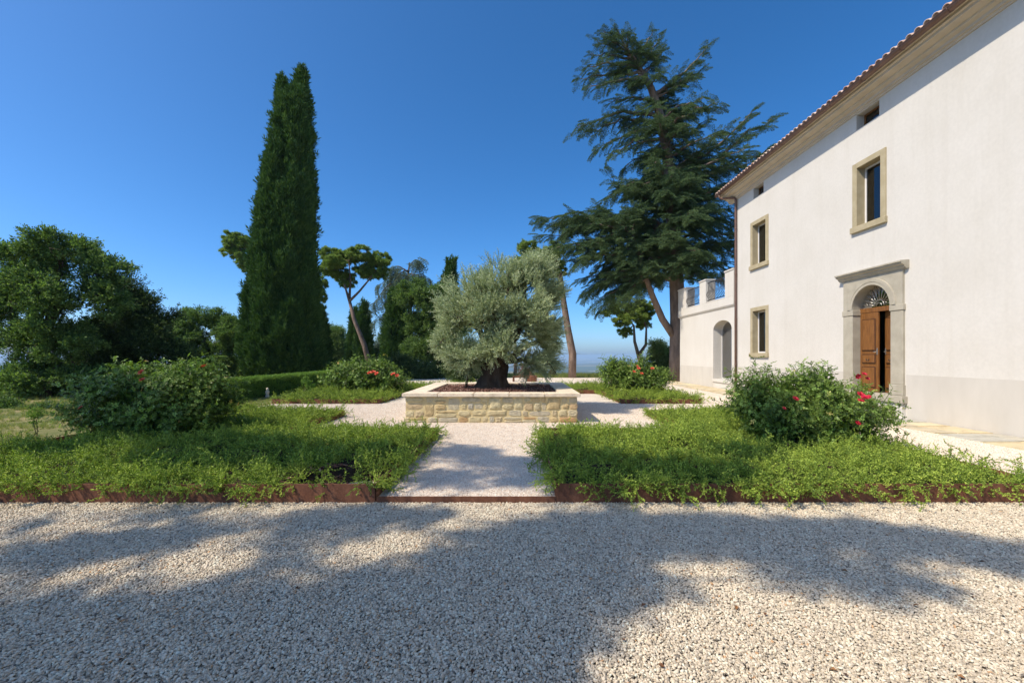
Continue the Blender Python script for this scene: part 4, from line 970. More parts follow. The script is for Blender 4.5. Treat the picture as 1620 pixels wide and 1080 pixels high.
# ================================================================== OLIVE
OY = 12.2; ob = at(782, 605, OY); ob.z = PH + .02
ol = thing('olive_tree', 'old olive tree with silvery crown and gnarled trunk in the stone planter', 'tree', ob)
mb = MB(); rings = [(0, .58, -.06), (.08, .50, -.05), (.2, .42, -.06), (.34, .36, -.05), (.50, .33, -.02), (.68, .36, .0), (.9, .32, .03), (1.1, .20, .04)]; n = 28; vs = []
for i, (z, r, ox) in enumerate(rings):
    for k in range(n):
        t = 6.283 * k / n; q = Vector((math.cos(t) * 1.6, math.sin(t) * 1.6, z * .8)); rr = r * (1 + .30 * mnoise.noise(q * 1.3) + .20 * mnoise.noise(q * 3.1) + (.16 * math.cos(3 * t + 1 + z) if z < .5 else 0))
        vs.append((ob.x + ox + math.cos(t) * rr, ob.y + math.sin(t) * rr * .9, ob.z - .05 + z))
mb.add(vs, [(i * n + k, i * n + (k + 1) % n, (i + 1) * n + (k + 1) % n, (i + 1) * n + k) for i in range(len(rings) - 1) for k in range(n)], True)
top = ob + Vector((0, 0, .75))
oell = [E(846, 432, 28, OY, 26, .1, .8), E(808, 446, 36, OY, 30, 0, 1.0), E(762, 464, 32, OY, 26, .1, .9), E(868, 472, 22, OY, 32, .2, .7), E(722, 502, 32, OY, 30, 0, .9), E(768, 508, 44, OY, 38, -.7, .7), E(830, 510, 44, OY, 40, -.6, .7), E(868, 535, 20, OY, 34, .2, .8), E(710, 546, 22, OY, 26, 0, .7), E(738, 570, 30, OY, 17, -.2, .8), E(850, 574, 28, OY, 18, 0, .8), E(795, 552, 36, OY, 20, -.8, .6), E(795, 500, 52, OY, 42, 1.0, .8)]
oc_ = at(790, 510, OY); oell = [(oc_ + (Vector(c) - oc_) * .97, tuple(v * .92 for v in r)) for c, r in oell]
for (c, r) in oell:
    mb.tube(limb(top + rv(.12), c, 6, .05, .3), taper(.13, .03, 6), 7, True, .2)
    for k in range(5): mb.tube(limb(Vector(c) + rv(.1), Vector(c) + Vector([a * b_ for a, b_ in zip(rv(.5), r)]), 3, .03, .3), taper(.025, .006, 3), 4, False)
mb.build('trunk', M['olive_bark'], ol)
P, D = clumps(oell, 720, 13, .34, .7, .85)
core = np.array(ob[:]) + np.array([0, 0, 1.5]); D = D * .6 + (P - core) / 1.7 * .9 + np.array([0, 0, .25])
fr_ = rng.normal(size=(260, 3)); fr_ /= np.linalg.norm(fr_, axis=1, keepdims=True); fr_[:, 2] = np.abs(fr_[:, 2]) * .9 + .05     # loose shoots past the outline
lum = np.array([mnoise.noise(Vector(q) * 1.7) for q in fr_])[:, None]
fp = np.array(at(792, 500, OY)[:]) + fr_ * np.array([1.42, 1.35, 1.2]) * (1 + .42 * lum) * rng.uniform(.9, 1.06, (260, 1)) + np.array([.10, 0, .05]) * fr_[:, 2:3]
scatter('crown', np.concatenate([P, fp]), np.concatenate([D, fr_ + np.array([0, 0, .6])]), np.concatenate([rng.uniform(.7, 1.15, len(P)), rng.uniform(.7, 1.2, 260)]), S['olive'], ol)
sp_ = thing('olive_sapling', 'small slim olive shoot growing left of the old trunk', 'sapling', at(737, 611, 11.9)); q0 = at(737, 611, 11.9); q0.z = PH
sp_.location = q0; mb = MB(); mb.tube([q0, q0 + Vector((.03, 0, .35)), q0 + Vector((.02, 0, .75)), q0 + Vector((.08, 0, 1.1))], [.045, .03, .022, .01], 7, True, .2); mb.build('trunk', M['olive_bark'], sp_)
P, D = clumps([(q0 + Vector((0, 0, .95)), (.42, .4, .35))], 700, 8, .5, .6); scatter('crown', P, D, rng.uniform(.6, 1, len(P)), S['olive'], sp_)

# ================================================================== CYPRESSES
def cypress(label, base, prof, Y, n, size, group='cypresses', lobes=5, seed=0.0):
    """prof: (y pixel, left x, right x) of the outline at distance Y, top first"""
    k = Y / FPX; base = Vector(base); t = thing('cypress_tree', label, 'tree', base, group)
    prof = [(EYE - (py - CY) * k, ((a + b) / 2 - CX) * k, (b - a) / 2 * k) for py, a, b in prof]; prof.sort()
    zs = np.array([p[0] for p in prof]); cs = np.array([p[1] for p in prof]); rs = np.array([p[2] for p in prof]); rs = np.maximum(rs * .35, rs - .23 * size)
    def rad(z, th):
        R_ = np.interp(z, zs, rs); c = np.interp(z, zs, cs)
        nz = np.array([mnoise.noise(Vector((math.cos(a) * 1.4, math.sin(a) * 1.4, zz * .55 / max(.6, rs.max() * .6) + seed))) for a, zz in zip(th, z)])
        groove = np.abs(np.sin(lobes * .5 * th + seed + .10 * z + 1.2 * nz)) ** .6
        return R_ * (.70 + .30 * groove + .16 * nz), c
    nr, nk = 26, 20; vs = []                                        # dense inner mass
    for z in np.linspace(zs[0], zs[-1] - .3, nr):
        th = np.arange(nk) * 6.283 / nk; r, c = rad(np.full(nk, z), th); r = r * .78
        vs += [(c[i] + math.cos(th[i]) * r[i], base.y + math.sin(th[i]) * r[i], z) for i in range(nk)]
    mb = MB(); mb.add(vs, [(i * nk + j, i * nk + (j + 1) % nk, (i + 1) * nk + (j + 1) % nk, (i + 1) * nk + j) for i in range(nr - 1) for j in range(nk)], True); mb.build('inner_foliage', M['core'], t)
    mb = MB(); mb.tube([(cs[0], base.y, -.2), (cs[0], base.y, zs[0] + 1.0)], rs.max() * .14, 8); mb.build('trunk', M['bark'], t)
    w = np.interp(np.linspace(zs[0], zs[-1], 200), zs, rs) + .12; cdf = np.cumsum(w); nl = max(12, n // 26); s5 = size * .62      # flame-shaped tufts
    z0 = np.interp(rng.random(nl) * cdf[-1], cdf, np.linspace(zs[0], zs[-1], 200)); t0 = rng.random(nl) * 6.283; big = rng.uniform(.7, 1.35, nl)
    li = rng.integers(0, nl, n); du = rng.normal(scale=.26, size=n) * s5 * big[li]; dz = rng.normal(scale=.48, size=n) * s5 * big[li]
    z = z0[li] + dz; z = np.where(z > zs[-1], 2 * zs[-1] - z, z); z = np.clip(z, zs[0], zs[-1]); r0_, c = rad(z, t0[li]); th = t0[li] + du / np.maximum(r0_, .15)
    r, c = rad(z, th); bul = np.maximum(0, 1 - (du / (.5 * s5)) ** 2 - (dz / (.95 * s5)) ** 2) * .52 * s5 * np.minimum(1, r / .8)
    r = r * .83 + bul * rng.uniform(.5, 1.1, n)
    P = np.stack([c + np.cos(th) * r, base.y + np.sin(th) * r, z - .1 * size], 1)
    D = np.stack([np.cos(th) * .42, np.sin(th) * .42, np.ones(n)], 1) + rng.normal(scale=.2, size=(n, 3))
    scatter('crown', P, D, rng.uniform(.75, 1.3, n) * size, S['cypress'], t); return t
cypress('towering dark cypress with a forked tip behind the clipped hedge', (-14.0, 26, -.05), [(116, 478, 479), (124, 474, 482), (140, 466, 487), (160, 444, 489), (200, 434, 490), (250, 428, 492), (300, 420, 494), (350, 410, 497), (400, 401, 499), (450, 395, 501), (500, 391, 505), (545, 389, 510), (575, 390, 513), (598, 396, 512), (604, 400, 508)], 26, 19000, 1.6, lobes=8, seed=1.7)
tip = [o_ for o_ in bpy.data.objects if o_.name == 'cypress_tree'][0]
kx = 26 / FPX; pz = np.array([(EYE - (py - CY) * kx) for py in (122, 138, 160, 190)])[::-1]; px_ = np.array([(x - CX) * kx for x in (444, 446, 446, 448)])[::-1]; pr = np.array([1, 3, 5, 8])[::-1] * kx
n = 380; z = pz[0] + (pz[-1] - pz[0]) * (1 - np.sqrt(rng.random(n))); th = rng.random(n) * 6.283; r = np.interp(z, pz, pr) * rng.random(n) ** .4
scatter('forked_tip', np.stack([np.interp(z, pz, px_) + np.cos(th) * r, 26 + np.sin(th) * r, z], 1), np.stack([np.cos(th) * .35, np.sin(th) * .35, np.ones(n)], 1), rng.uniform(1.1, 1.8, n), S['cypress'], tip)
cypress('shorter dark cypress half hidden behind the towering one', (-12.9, 30, -.1), [(490, 503, 507), (520, 498, 516), (550, 494, 523), (580, 490, 525), (600, 492, 523)], 30, 1800, 1.7, seed=4.2)
cypress('narrow pointed cypress just right of the leaning pine trunk', (-16.0, 44, -.3), [(481, 574, 578), (500, 567, 584), (530, 562, 589), (560, 560, 591), (595, 562, 590)], 44, 1500, 2.0, seed=2.2)
cypress('smaller cypress crossed by the leaning pine trunk', (-17.3, 45, -.3), [(492, 559, 563), (510, 553, 569), (540, 549, 573), (570, 547, 574), (597, 549, 572)], 45, 1300, 2.0, seed=6.2)
cypress('slender cypress with its tip above the olive, left of centre', (-6.2, 38, -.3), [(414, 712, 717), (432, 704, 721), (455, 697, 724), (500, 692, 728), (560, 690, 730), (595, 694, 726)], 38, 2200, 1.9, seed=8.0)
cypress('dark ivy-clad cypress left of the broad green tree', (-10.4, 36, -.2), [(462, 618, 632), (490, 610, 645), (530, 606, 650), (570, 604, 650), (600, 608, 645)], 36, 2200, 1.8, seed=3.0)

# ================================================================== BROADLEAF TREES
broadleaf('broadleaf_tree', 'tall loose-crowned tree at the far left edge of the lawn', at(72, 645, 17).xy.to_3d(), at(85, 470, 17), .15,
    [E(35, 415, 52, 17, 36, .3), E(100, 398, 48, 17, 30, 0), E(150, 425, 36, 17, 28, .5), E(20, 480, 52, 17, 40, -.4), E(95, 465, 50, 17, 42, -.7), E(155, 470, 36, 17, 34, .3), E(40, 545, 55, 17, 36, .2), E(110, 540, 50, 17, 38, -.3), E(-25, 450, 50, 17, 60, .5), E(15, 600, 45, 17, 26, .8), E(70, 598, 44, 17, 26, -.3), E(120, 605, 40, 17, 24, .3), E(40, 628, 46, 17, 16, .4)], S['broad'], 300, 1.0, group='trees along the lawn', sub=17, subr=.33)
broadleaf('broadleaf_tree', 'dark spreading tree between the tall tree and the cypress', at(190, 630, 20).xy.to_3d(), at(195, 520, 20), .16,
    [E(195, 470, 32, 20, 28, 0), E(225, 500, 36, 20, 30, .3), E(180, 530, 46, 20, 36, -.3), E(240, 545, 40, 20, 32, 0), E(150, 580, 46, 20, 34, .5), E(215, 585, 46, 20, 30, -.2), E(95, 600, 50, 20, 32, .8), E(268, 560, 20, 20, 24, .3), E(160, 618, 60, 20, 18, -.3), E(250, 608, 50, 20, 20, 0)], S['oak'], 380, 1.05, group='trees along the lawn', sub=17, subr=.34)
broadleaf('broadleaf_tree', 'airy round tree left of the towering cypress', at(330, 610, 29).xy.to_3d(), at(330, 540, 29), .2,
    [E(290, 512, 28, 29, 22, 0), E(330, 508, 30, 29, 22, .4), E(368, 525, 26, 29, 24, 0), E(300, 545, 34, 29, 24, -.4), E(350, 555, 34, 29, 26, .3), E(285, 575, 30, 29, 20, .3), E(335, 588, 46, 29, 18, 0), E(390, 570, 16, 29, 26, .5)], S['broad'], 300, 1.15, group='trees along the lawn', sub=15, subr=.34)
broadleaf('broadleaf_tree', 'pale far tree seen between the cypresses', at(530, 610, 48).xy.to_3d(), at(530, 560, 48), .2, [E(525, 530, 20, 48, 18, 0), E(540, 555, 22, 48, 22, 0), E(520, 580, 24, 48, 20, 0)], S['pale'], 330, 1.5, group='trees beyond the garden')
broadleaf('broadleaf_tree', 'low grey-green tree behind the small cypresses', at(600, 610, 46).xy.to_3d(), at(600, 580, 46), .16, [E(600, 560, 14, 46, 20, 0), E(598, 585, 22, 46, 16, 0)], S['pale'], 330, 1.4, group='trees beyond the garden')
broadleaf('broadleaf_tree', 'broad green tree behind the left side of the olive', at(690, 612, 33).xy.to_3d(), at(690, 540, 33), .26,
    [E(655, 465, 26, 33, 22, 0), E(690, 480, 34, 33, 28, -.5), E(665, 515, 34, 33, 30, .3), E(705, 530, 36, 33, 32, -.3), E(725, 500, 26, 33, 34, .2), E(670, 560, 36, 33, 26, -.4), E(715, 575, 34, 33, 26, 0), E(745, 570, 20, 33, 24, .3)], S['broad'], 420, 1.2, group='trees beyond the garden', sub=16)
broadleaf('shrub', 'dark rounded shrub under the broad green tree', at(640, 612, 30).xy.to_3d(), at(640, 590, 30), .1, [E(635, 585, 30, 30, 20, 0), E(670, 592, 26, 30, 14, 0)], S['oak'], 420, 1.1, cat='shrub')
broadleaf('shrub', 'grey-green rounded shrub left of the cedar trunk', at(1045, 606, 32).xy.to_3d(), at(1045, 575, 32), .12, [E(1042, 560, 22, 32, 20, 0), E(1050, 582, 24, 32, 20, 0), E(1035, 590, 16, 32, 12, 0)], S['pale'], 520, 1.0, cat='shrub')
broadleaf('shrub', 'dark low shrub under the left end of the olive crown', at(745, 606, 27).xy.to_3d(), at(745, 592, 27), .1, [E(725, 588, 26, 27, 18, 0), E(752, 590, 16, 27, 14, 0)], S['oak'], 480, 1.0, cat='shrub')

# ================================================================== PINES
def pine(label, base, pts, Y, forks, tufts, r0, size=1.0, per=620, dens=.8):
    base = Vector(base); t = thing('pine_tree', label, 'tree', base, 'pines beyond the garden'); mb = MB(); k = Y / FPX
    path = [at(x, y, Y) for x, y in pts]; path[0].z = min(path[0].z, -.3); mb.tube(path, taper(r0, r0 * .5, len(path) - 1), 10, True, .18)
    ends = []
    for (i, pp) in forks:
        q = [path[i]] + [at(x, y, Y) + Vector((0, random.uniform(-.6, .6), 0)) for x, y in pp]; mb.tube(q, taper(r0 * .5, r0 * .14, len(q) - 1), 7, True, .1); ends += q[1:]
    ells = [E(*a) for a in tufts]
    for (c, r) in ells:
        s_ = min(ends or path[-2:], key=lambda e: (e - Vector(c)).length); mb.tube(limb(s_, c, 5, .04, .3), taper(r0 * .2, r0 * .06, 5), 5, False)
        for j in range(7): mb.tube(limb(s_.lerp(Vector(c), random.uniform(.4, .9)), Vector(c) + Vector([a * b_ for a, b_ in zip(rv(.5), r)]), 3, .05, .35), taper(r0 * .08, r0 * .025, 3), 4, False)
    mb.build('trunk', M['pine_bark'], t)
    ells = [(c, (r[0] * 1.35, r[1] * 1.6, r[2] * 1.25)) for c, r in ells]
    P, D = clumps(ells, per * dens * 1.5, 34, .24, .9, .8); D[:, 2] += .5
    scatter('crown', P, D, rng.uniform(.6, 1.05, len(P)) * size, S['pine'], t); return t
Yp = 38
pine('umbrella pine with a leaning forked trunk right of the towering cypress', at(588, 600, Yp).xy.to_3d(), [(590, 597), (576, 545), (560, 505), (553, 476)], Yp,
     [(3, [(547, 452), (538, 430)]), (3, [(570, 462), (585, 440), (597, 422)]), (3, [(552, 440), (556, 415)])],
     [(525, 405, 16, Yp, 13, 0), (545, 402, 16, Yp, 11, .8), (568, 402, 18, Yp, 11, -.5), (588, 410, 16, Yp, 12, .5), (606, 412, 12, Yp, 12, 0), (530, 428, 16, Yp, 14, -.5), (545, 440, 14, Yp, 14, .6), (575, 425, 18, Yp, 12, 1.0), (600, 430, 12, Yp, 10, .5), (540, 418, 14, Yp, 10, -1.2)], .25, 1.15, 560)
pine('pine crown showing left of the towering cypress', at(405, 600, 41).xy.to_3d(), [(425, 598), (420, 520), (412, 450), (400, 420)], 41, [(3, [(385, 400)]), (2, [(470, 440), (500, 455)])],
     [(372, 380, 16, 41, 11, 0), (388, 385, 14, 41, 12, .4), (368, 398, 14, 41, 10, 0), (385, 412, 13, 41, 14, 0), (505, 450, 11, 41, 15, 0), (506, 470, 8, 41, 12, 0), (398, 425, 10, 41, 12, 0)], .3, 1.2, 600)
Yq = 31
pine('tall bare-trunked pine between the olive and the cedar', at(904, 600, Yq).xy.to_3d(), [(905, 599), (906, 560), (898, 520), (891, 475), (886, 435), (880, 415)], Yq, [(4, [(862, 425), (845, 405)]), (5, [(870, 395)])],
     [(835, 392, 15, Yq, 12, 0), (855, 402, 16, Yq, 12, .4), (828, 412, 10, Yq, 10, 0), (875, 400, 15, Yq, 16, -.4), (882, 425, 14, Yq, 14, .3), (862, 418, 12, Yq, 9, .5)], .3, 1.0, 560)
pine('slim pine trunk rising beside the right edge of the olive', at(873, 600, Yq + 1).xy.to_3d(), [(876, 599), (872, 560), (866, 520), (862, 470), (858, 430)], Yq + 1, [], [(852, 420, 10, Yq + 1, 8, .5), (864, 432, 9, Yq + 1, 8, .8)], .25, 1.0, 500)
pine('thin pine trunk glimpsed behind the olive trunk', at(815, 600, Yq + 2).xy.to_3d(), [(815, 598), (816, 560), (812, 500), (815, 450)], Yq + 2, [], [(812, 445, 10, Yq + 2, 8, .5)], .15, 1.0, 500)
Ys = 36
pine('small dark pine with a forked trunk left of the cedar', at(1016, 598, Ys).xy.to_3d(), [(1018, 598), (1015, 578), (1010, 562)], Ys, [(2, [(1004, 540), (1003, 515), (990, 500)]), (2, [(1022, 545), (1022, 520), (1015, 495)])],
     [(968, 492, 15, Ys, 9, 0), (990, 488, 18, Ys, 10, .4), (1012, 485, 16, Ys, 12, 0), (982, 508, 16, Ys, 10, -.4), (1020, 508, 12, Ys, 12, .3), (1000, 500, 16, Ys, 12, -.6), (990, 525, 10, Ys, 9, 0), (1028, 490, 8, Ys, 12, 0)], .32, 1.0, 560)

# ================================================================== CEDARS
def cedar_fill(trunk, branches, Y, srcs, seclen, dens, size, rb):
    """branches: (base point, tip point, arch, sag); every branch carries side twigs in a flat plate, every twig its sprays"""
    mb = MB(); P = []; D = []
    for (a, b, arch) in branches:
        a = Vector(a); b = Vector(b); L = (b - a).length
        if L < .3: continue
        n = 9; path = []
        for i in range(n + 1):
            t = i / n; p = a.lerp(b, t); p.z += arch * L * math.sin(math.pi * min(1, t * 1.05)) ; p += rv(.02 * L) if 0 < i < n else Vector()
            path.append(p)
        mb.tube(path, taper(min(rb, .022 * L + .03), .012, n), 6, False, .1)
        nseg = max(9, int(L / .30))
        for j in range(nseg):
            t = .16 + .86 * (j + random.random()) / nseg; t = min(t, 1.0); i = min(n - 1, int(t * n)); c = path[i].lerp(path[i + 1], t * n - i); fw = (path[i + 1] - path[i]).normalized()
            side = fw.cross(Vector((0, 0, 1)));  side = side.normalized() if side.length > .05 else Vector((1, 0, 0))
            P.append(c[:]); D.append((fw + rv(.25))[:])
            for sg in (-1, 1):
                ln = seclen * (1.0 if c.z < 11 else .62) * min(1.0, .28 + L * .11) * (1.08 - .72 * t) * random.uniform(.6, 1.2); d2 = (fw * random.uniform(.45, .9) + side * sg + Vector((0, 0, random.uniform(-.15, .12)))).normalized()
                m = max(1, int(ln / dens))
                for q in range(m):
                    u = (q + random.uniform(.2, 1)) / m; pp = c + d2 * ln * u; pp.z -= .10 * ln * u * u + random.uniform(0, .12)
                    P.append(pp[:]); D.append((d2 + fw * .4 + rv(.3) + Vector((0, 0, random.uniform(-.75, .1))))[:])
    P = np.array(P); D = np.array(D)
    return mb, P, D
Yc = 27.0
tk = [(1073, 604), (1072, 560), (1072, 500), (1070, 430), (1064, 340), (1056, 250), (1045, 185), (1030, 140), (1010, 105), (990, 76), (977, 48)]
cb = at(1073, 600, Yc); cb.z = 0
ce = thing('cedar_tree', 'huge dark cedar with layered drooping branches beside the villa wing', 'tree', cb)
tp = [at(x, y, Yc) for x, y in tk]; tp[0].z = -.3
def on_trunk(py):
    for (x0, y0), (x1, y1) in zip(tk[:-1], tk[1:]):
        if y1 <= py <= y0: t = (y0 - py) / (y0 - y1 + 1e-9); return at(x0 + (x1 - x0) * t, py, Yc)
    return tp[-1]
B = []
def br(by, tx, ty, dY=0.0, arch=.06, base=None):
    a = on_trunk(by) if base is None else at(base[0], base[1], Yc); b = at(tx, ty, Yc + dY); f = (Yc + dY) / Yc
    B.append((a, b, arch))
for a_ in [  # upper crown, outline read branch by branch
    (78, 954, 48, 0, .02), (95, 1034, 46, .3, -.05), (70, 975, 44, 0, 0), (110, 1010, 75, -.4, 0), (95, 935, 85, .3, .03), (85, 960, 60, -.4, .03), (100, 1000, 65, .5, .0), (115, 1040, 95, .6, .0), (90, 945, 65, .5, .0), (105, 922, 108, 0, .05), (120, 918, 125, .6, .06), (125, 930, 140, -.5, .05), (130, 985, 60, -.5, 0), (110, 1042, 60, 0, -.05), (120, 1050, 80, -.4, -.03),
    (150, 1122, 70, 0, -.05), (155, 1108, 112, .5, .02), (160, 1096, 125, -.5, .05), (170, 1092, 166, 0, .05), (185, 1095, 182, .4, .05), (190, 1080, 200, -.5, .05),
    (160, 960, 160, 0, .06), (185, 912, 202, 0, .10), (195, 935, 205, .8, .08), (205, 945, 235, 0, .08), (220, 965, 245, -.7, .08), (235, 985, 268, .5, .08),
    (240, 1118, 190, .3, -.05), (270, 1190, 176, 0, -.10), (275, 1222, 186, .4, -.06), (290, 1213, 236, 0, -.02), (300, 1190, 255, -.8, .02), (270, 1150, 200, -.6, -.06), (320, 1200, 290, .6, .04),
    # middle
    (345, 967, 276, 0, -.02), (350, 985, 300, .8, .02), (330, 990, 285, -1.0, .04), (360, 940, 335, .5, .05), (370, 900, 345, -.6, .08), (385, 856, 345, 0, .10), (390, 860, 372, .9, .12), (395, 870, 395, -1.2, .12), (380, 880, 355, 1.6, .1), (400, 905, 400, -1.2, .12), (410, 915, 415, -1.8, .12), (420, 920, 440, .8, .12), (430, 925, 465, 0, .14), (440, 945, 478, -1.0, .14), (445, 965, 470, 1.0, .12),
    (350, 1165, 330, -.8, .05), (360, 1175, 350, .6, .05), (380, 1170, 370, -1.6, .06), (400, 1168, 400, 0, .08), (420, 1160, 430, 1.0, .08), (400, 1190, 385, 1.8, .06), (430, 1140, 440, -1.2, .08), (310, 1180, 310, 1.5, .04), (335, 1130, 300, -1.5, .02)]: br(*a_)
for k in range(56):                                                # branches towards and away from the viewer
    py = random.choice((random.uniform(130, 455), random.uniform(260, 440))); a = on_trunk(py); sp = np.interp(py, [60, 130, 250, 350, 455], [1.5, 2.6, 4.6, 6.4, 5.6]); an = random.choice((-1, 1)) * math.pi / 2 + random.gauss(0, .55)
    b = a + Vector((math.cos(an), math.sin(an), random.uniform(-.14, .12))) * sp * random.uniform(.6, 1.0) * (.62 if math.sin(an) < 0 and py > 300 else 1); B.append((a, b, random.uniform(.02, .1)))
for k in range(44):                                                # short inner boughs close round the upper trunk
    a = on_trunk(random.uniform(75, 340)); an = random.random() * 6.283; B.append((a, a + Vector((math.cos(an), math.sin(an), random.uniform(-.15, .25))) * random.uniform(.8, 1.6), .03))
lb = [(1068, 535), (1048, 505), (1033, 470), (1022, 440), (1012, 405), (1000, 370)]; lp = [at(x, y, Yc - .25 * i) for i, (x, y) in enumerate(lb)]
for (i, tx, ty, dY) in [(3, 960, 430, -1.5), (3, 930, 455, -.5), (4, 940, 400, -1.5), (4, 905, 385, -1.5), (5, 900, 360, -1.0), (5, 960, 345, -2.0), (5, 1010, 330, -1.8), (4, 1040, 380, -2.2), (4, 990, 410, -2.2), (3, 985, 470, -1.8), (3, 1030, 420, -2.0), (5, 1000, 345, 1.0), (4, 950, 420, 1.5), (3, 950, 490, .5), (3, 995, 480, 1.5)]: B.append((lp[i], at(tx, ty, Yc + dY), .08))
mb, P, D = cedar_fill(tp, B, Yc, S['cedar'], 1.75, .26, 1.0, .15)
mb.tube(tp, [.60, .48, .45, .42, .38, .32, .26, .20, .14, .09, .03], 14, True, .12); mb.tube(lp, [.24, .21, .18, .15, .12, .08], 10, True, .1)
mb.build('trunk', M['cedar_bark'], ce)
zt_ = np.interp(P[:, 2], [10, 17, 23], [1.0, .95, .72]); o = scatter('crown', P, D, rng.uniform(.5, .95, len(P)) * zt_, S['cedar'], ce, upv=(0, 0, 1))
NCEDAR = len(P)
# pale weeping cedar among the far trees
Yw = 42; wb = at(650, 600, Yw); wb.z = -.3
we = thing('weeping_cedar', 'pale blue weeping cedar behind the broad green tree', 'tree', wb); B = []
wt = [(652, 600), (650, 540), (648, 480), (645, 440), (648, 415)]
for (x0, y0, tx, ty, dY) in [(647, 425, 662, 410, 0), (646, 432, 615, 425, 0), (646, 440, 600, 450, .6), (646, 445, 590, 480, -.5), (647, 440, 680, 440, 0), (647, 450, 692, 462, .5), (648, 460, 690, 470, -.6), (648, 470, 605, 480, .4), (649, 490, 595, 505, 0), (646, 430, 625, 445, -1.5), (646, 435, 660, 450, -1.5), (646, 440, 635, 460, 1.5), (649, 500, 600, 530, .5), (648, 455, 615, 465, -1)]: B.append((at(x0, y0, Yw), at(tx, ty, Yw + dY), .22))
mb, P, D = cedar_fill(None, B, Yw, S['weeping'], 1.3, .55, 1, .1); D[:, 2] -= .9
mb.tube([at(x, y, Yw) for x, y in wt], [.3, .26, .2, .12, .05], 8, True, .1); mb.build('trunk', M['bark'], we)
scatter('crown', P, D, rng.uniform(.9, 1.4, len(P)), S['weeping'], we, upv=(0, 0, 1))

# the cedar behind the viewpoint: its boughs are where the shade on gravel, path and beds comes from
sh = thing('cedar_tree', 'large cedar outside the view whose shade dapples the forecourt gravel', 'tree', (-11.5, -3.5, Z0))
blobs = [(830, 1062, 50, 26), (690, 1075, 120, 22), (430, 1075, 160, 22), (120, 1072, 180, 20), (120, 1040, 210, 50), (330, 1050, 200, 55), (540, 1040, 200, 65), (720, 1010, 130, 75), (600, 945, 140, 34), (400, 965, 150, 30), (760, 930, 120, 55), (850, 875, 120, 40), (930, 840, 120, 26), (200, 975, 150, 18), (60, 965, 110, 14),
         (60, 878, 100, 11), (190, 862, 110, 10), (320, 845, 90, 10), (440, 845, 70, 16), (520, 830, 80, 16), (620, 812, 90, 14), (100, 838, 120, 7), (270, 815, 90, 6), (700, 850, 110, 16), (480, 890, 60, 22),
         (1040, 838, 120, 22), (1150, 842, 90, 16), (1250, 850, 90, 22), (1370, 846, 90, 16), (1490, 862, 80, 14), (1590, 876, 60, 14), (1300, 905, 42, 24), (1230, 880, 40, 14), (1010, 890, 60, 26), (925, 930, 60, 30), (850, 985, 60, 40), (1420, 925, 30, 6),
         (960, 765, 90, 20), (1080, 768, 70, 16), (900, 735, 36, 22), (1150, 775, 60, 10), (1258, 722, 30, 9), (1190, 745, 40, 8),
         (250, 712, 90, 11), (380, 725, 100, 12), (480, 742, 90, 13), (350, 752, 80, 10), (560, 752, 50, 12), (140, 735, 60, 8), (640, 735, 40, 10), (740, 720, 50, 9), (800, 738, 46, 8), (720, 762, 60, 9), (830, 765, 40, 9)]
centres = []
lits = [([(-60, 935), (0, 925), (200, 895), (330, 870), (430, 850)], 13), ([(505, 895), (560, 880), (640, 858), (810, 818)], 15), ([(-50, 822), (0, 815), (250, 798), (420, 797)], 7), ([(-50, 858), (0, 852), (180, 832), (300, 822)], 6), ([(645, 975), (690, 966)], 10), ([(1085, 882), (1190, 893)], 17), ([(1235, 812), (1640, 818)], 10), ([(110, 1000), (220, 968)], 9), ([(560, 800), (760, 797)], 4)]
def lit_mask(pts):      # gaps between the boughs, where the sun comes through to the gravel
    t = (pts[:, 2] - Z0) / -SUN_TRAVEL.z; g = pts + np.outer(t, np.array(SUN_TRAVEL[:])); yy = np.maximum(g[:, 1], .5); qx = CX + g[:, 0] / yy * FPX; qy = CY + (EYE - Z0) / yy * FPX; keep = np.ones(len(pts), bool)
    for pl_, w in lits:
        for (x0, y0), (x1, y1) in zip(pl_[:-1], pl_[1:]):
            dx, dy = x1 - x0, y1 - y0; u = np.clip(((qx - x0) * dx + (qy - y0) * dy) / (dx * dx + dy * dy), 0, 1); keep &= ~(((qx - x0 - u * dx) * .45) ** 2 + (qy - y0 - u * dy) ** 2 < (w + 5) ** 2)
    return keep
P = []; D = []; mb = MB(); trunk_top = Vector((-12.5, -4.2, 15)); tb = Vector((-11.5, -3.5, Z0 - .2))
tpath = limb(tb, trunk_top, 8, 0, .2); mb.tube(tpath, taper(.6, .12, 8), 12, True, .12)
for (px, py, rx_, ry_) in blobs:
    def gp(x, y): k = (EYE - Z0) / (y - CY); return np.array([(x - CX) * k, FPX * k, Z0])
    c = gp(px, py); ax = (gp(px + rx_, py) - c); ay = (gp(px, py - ry_) - c); h = random.uniform(8.0, 11.0); up = -np.array(SUN_TRAVEL[:]) * (h / -SUN_TRAVEL.z)
    area = np.linalg.norm(ax) * np.linalg.norm(ay) * math.pi; m = int(max(30, 175 * area))
    a = rng.random(m) * 6.283; r = np.sqrt(rng.random(m)) * .93
    pts = c + np.outer(np.cos(a) * r, ax) + np.outer(np.sin(a) * r, ay) + up; pts += np.outer(rng.normal(scale=.25, size=m), np.array(SUN_TRAVEL[:]))
    pts = pts[lit_mask(pts)]; m = len(pts)
    P.append(pts); dd = rng.normal(size=(m, 3)) * np.array([1, 1, .18]); D.append(dd)
    centres.append(Vector(c + up))
done = [tpath[5], tpath[6], tpath[7]]
for cc in sorted(centres, key=lambda q: (q - tpath[6]).length):
    st = min(done, key=lambda q: (q - cc).length + .35 * (q - tpath[6]).length); mb.tube(limb(st, cc, 6, .04, .3), taper(.05 if st in tpath else .028, .012, 6), 6, False); done.append(cc)
mb.build('trunk', M['cedar_bark'], sh)
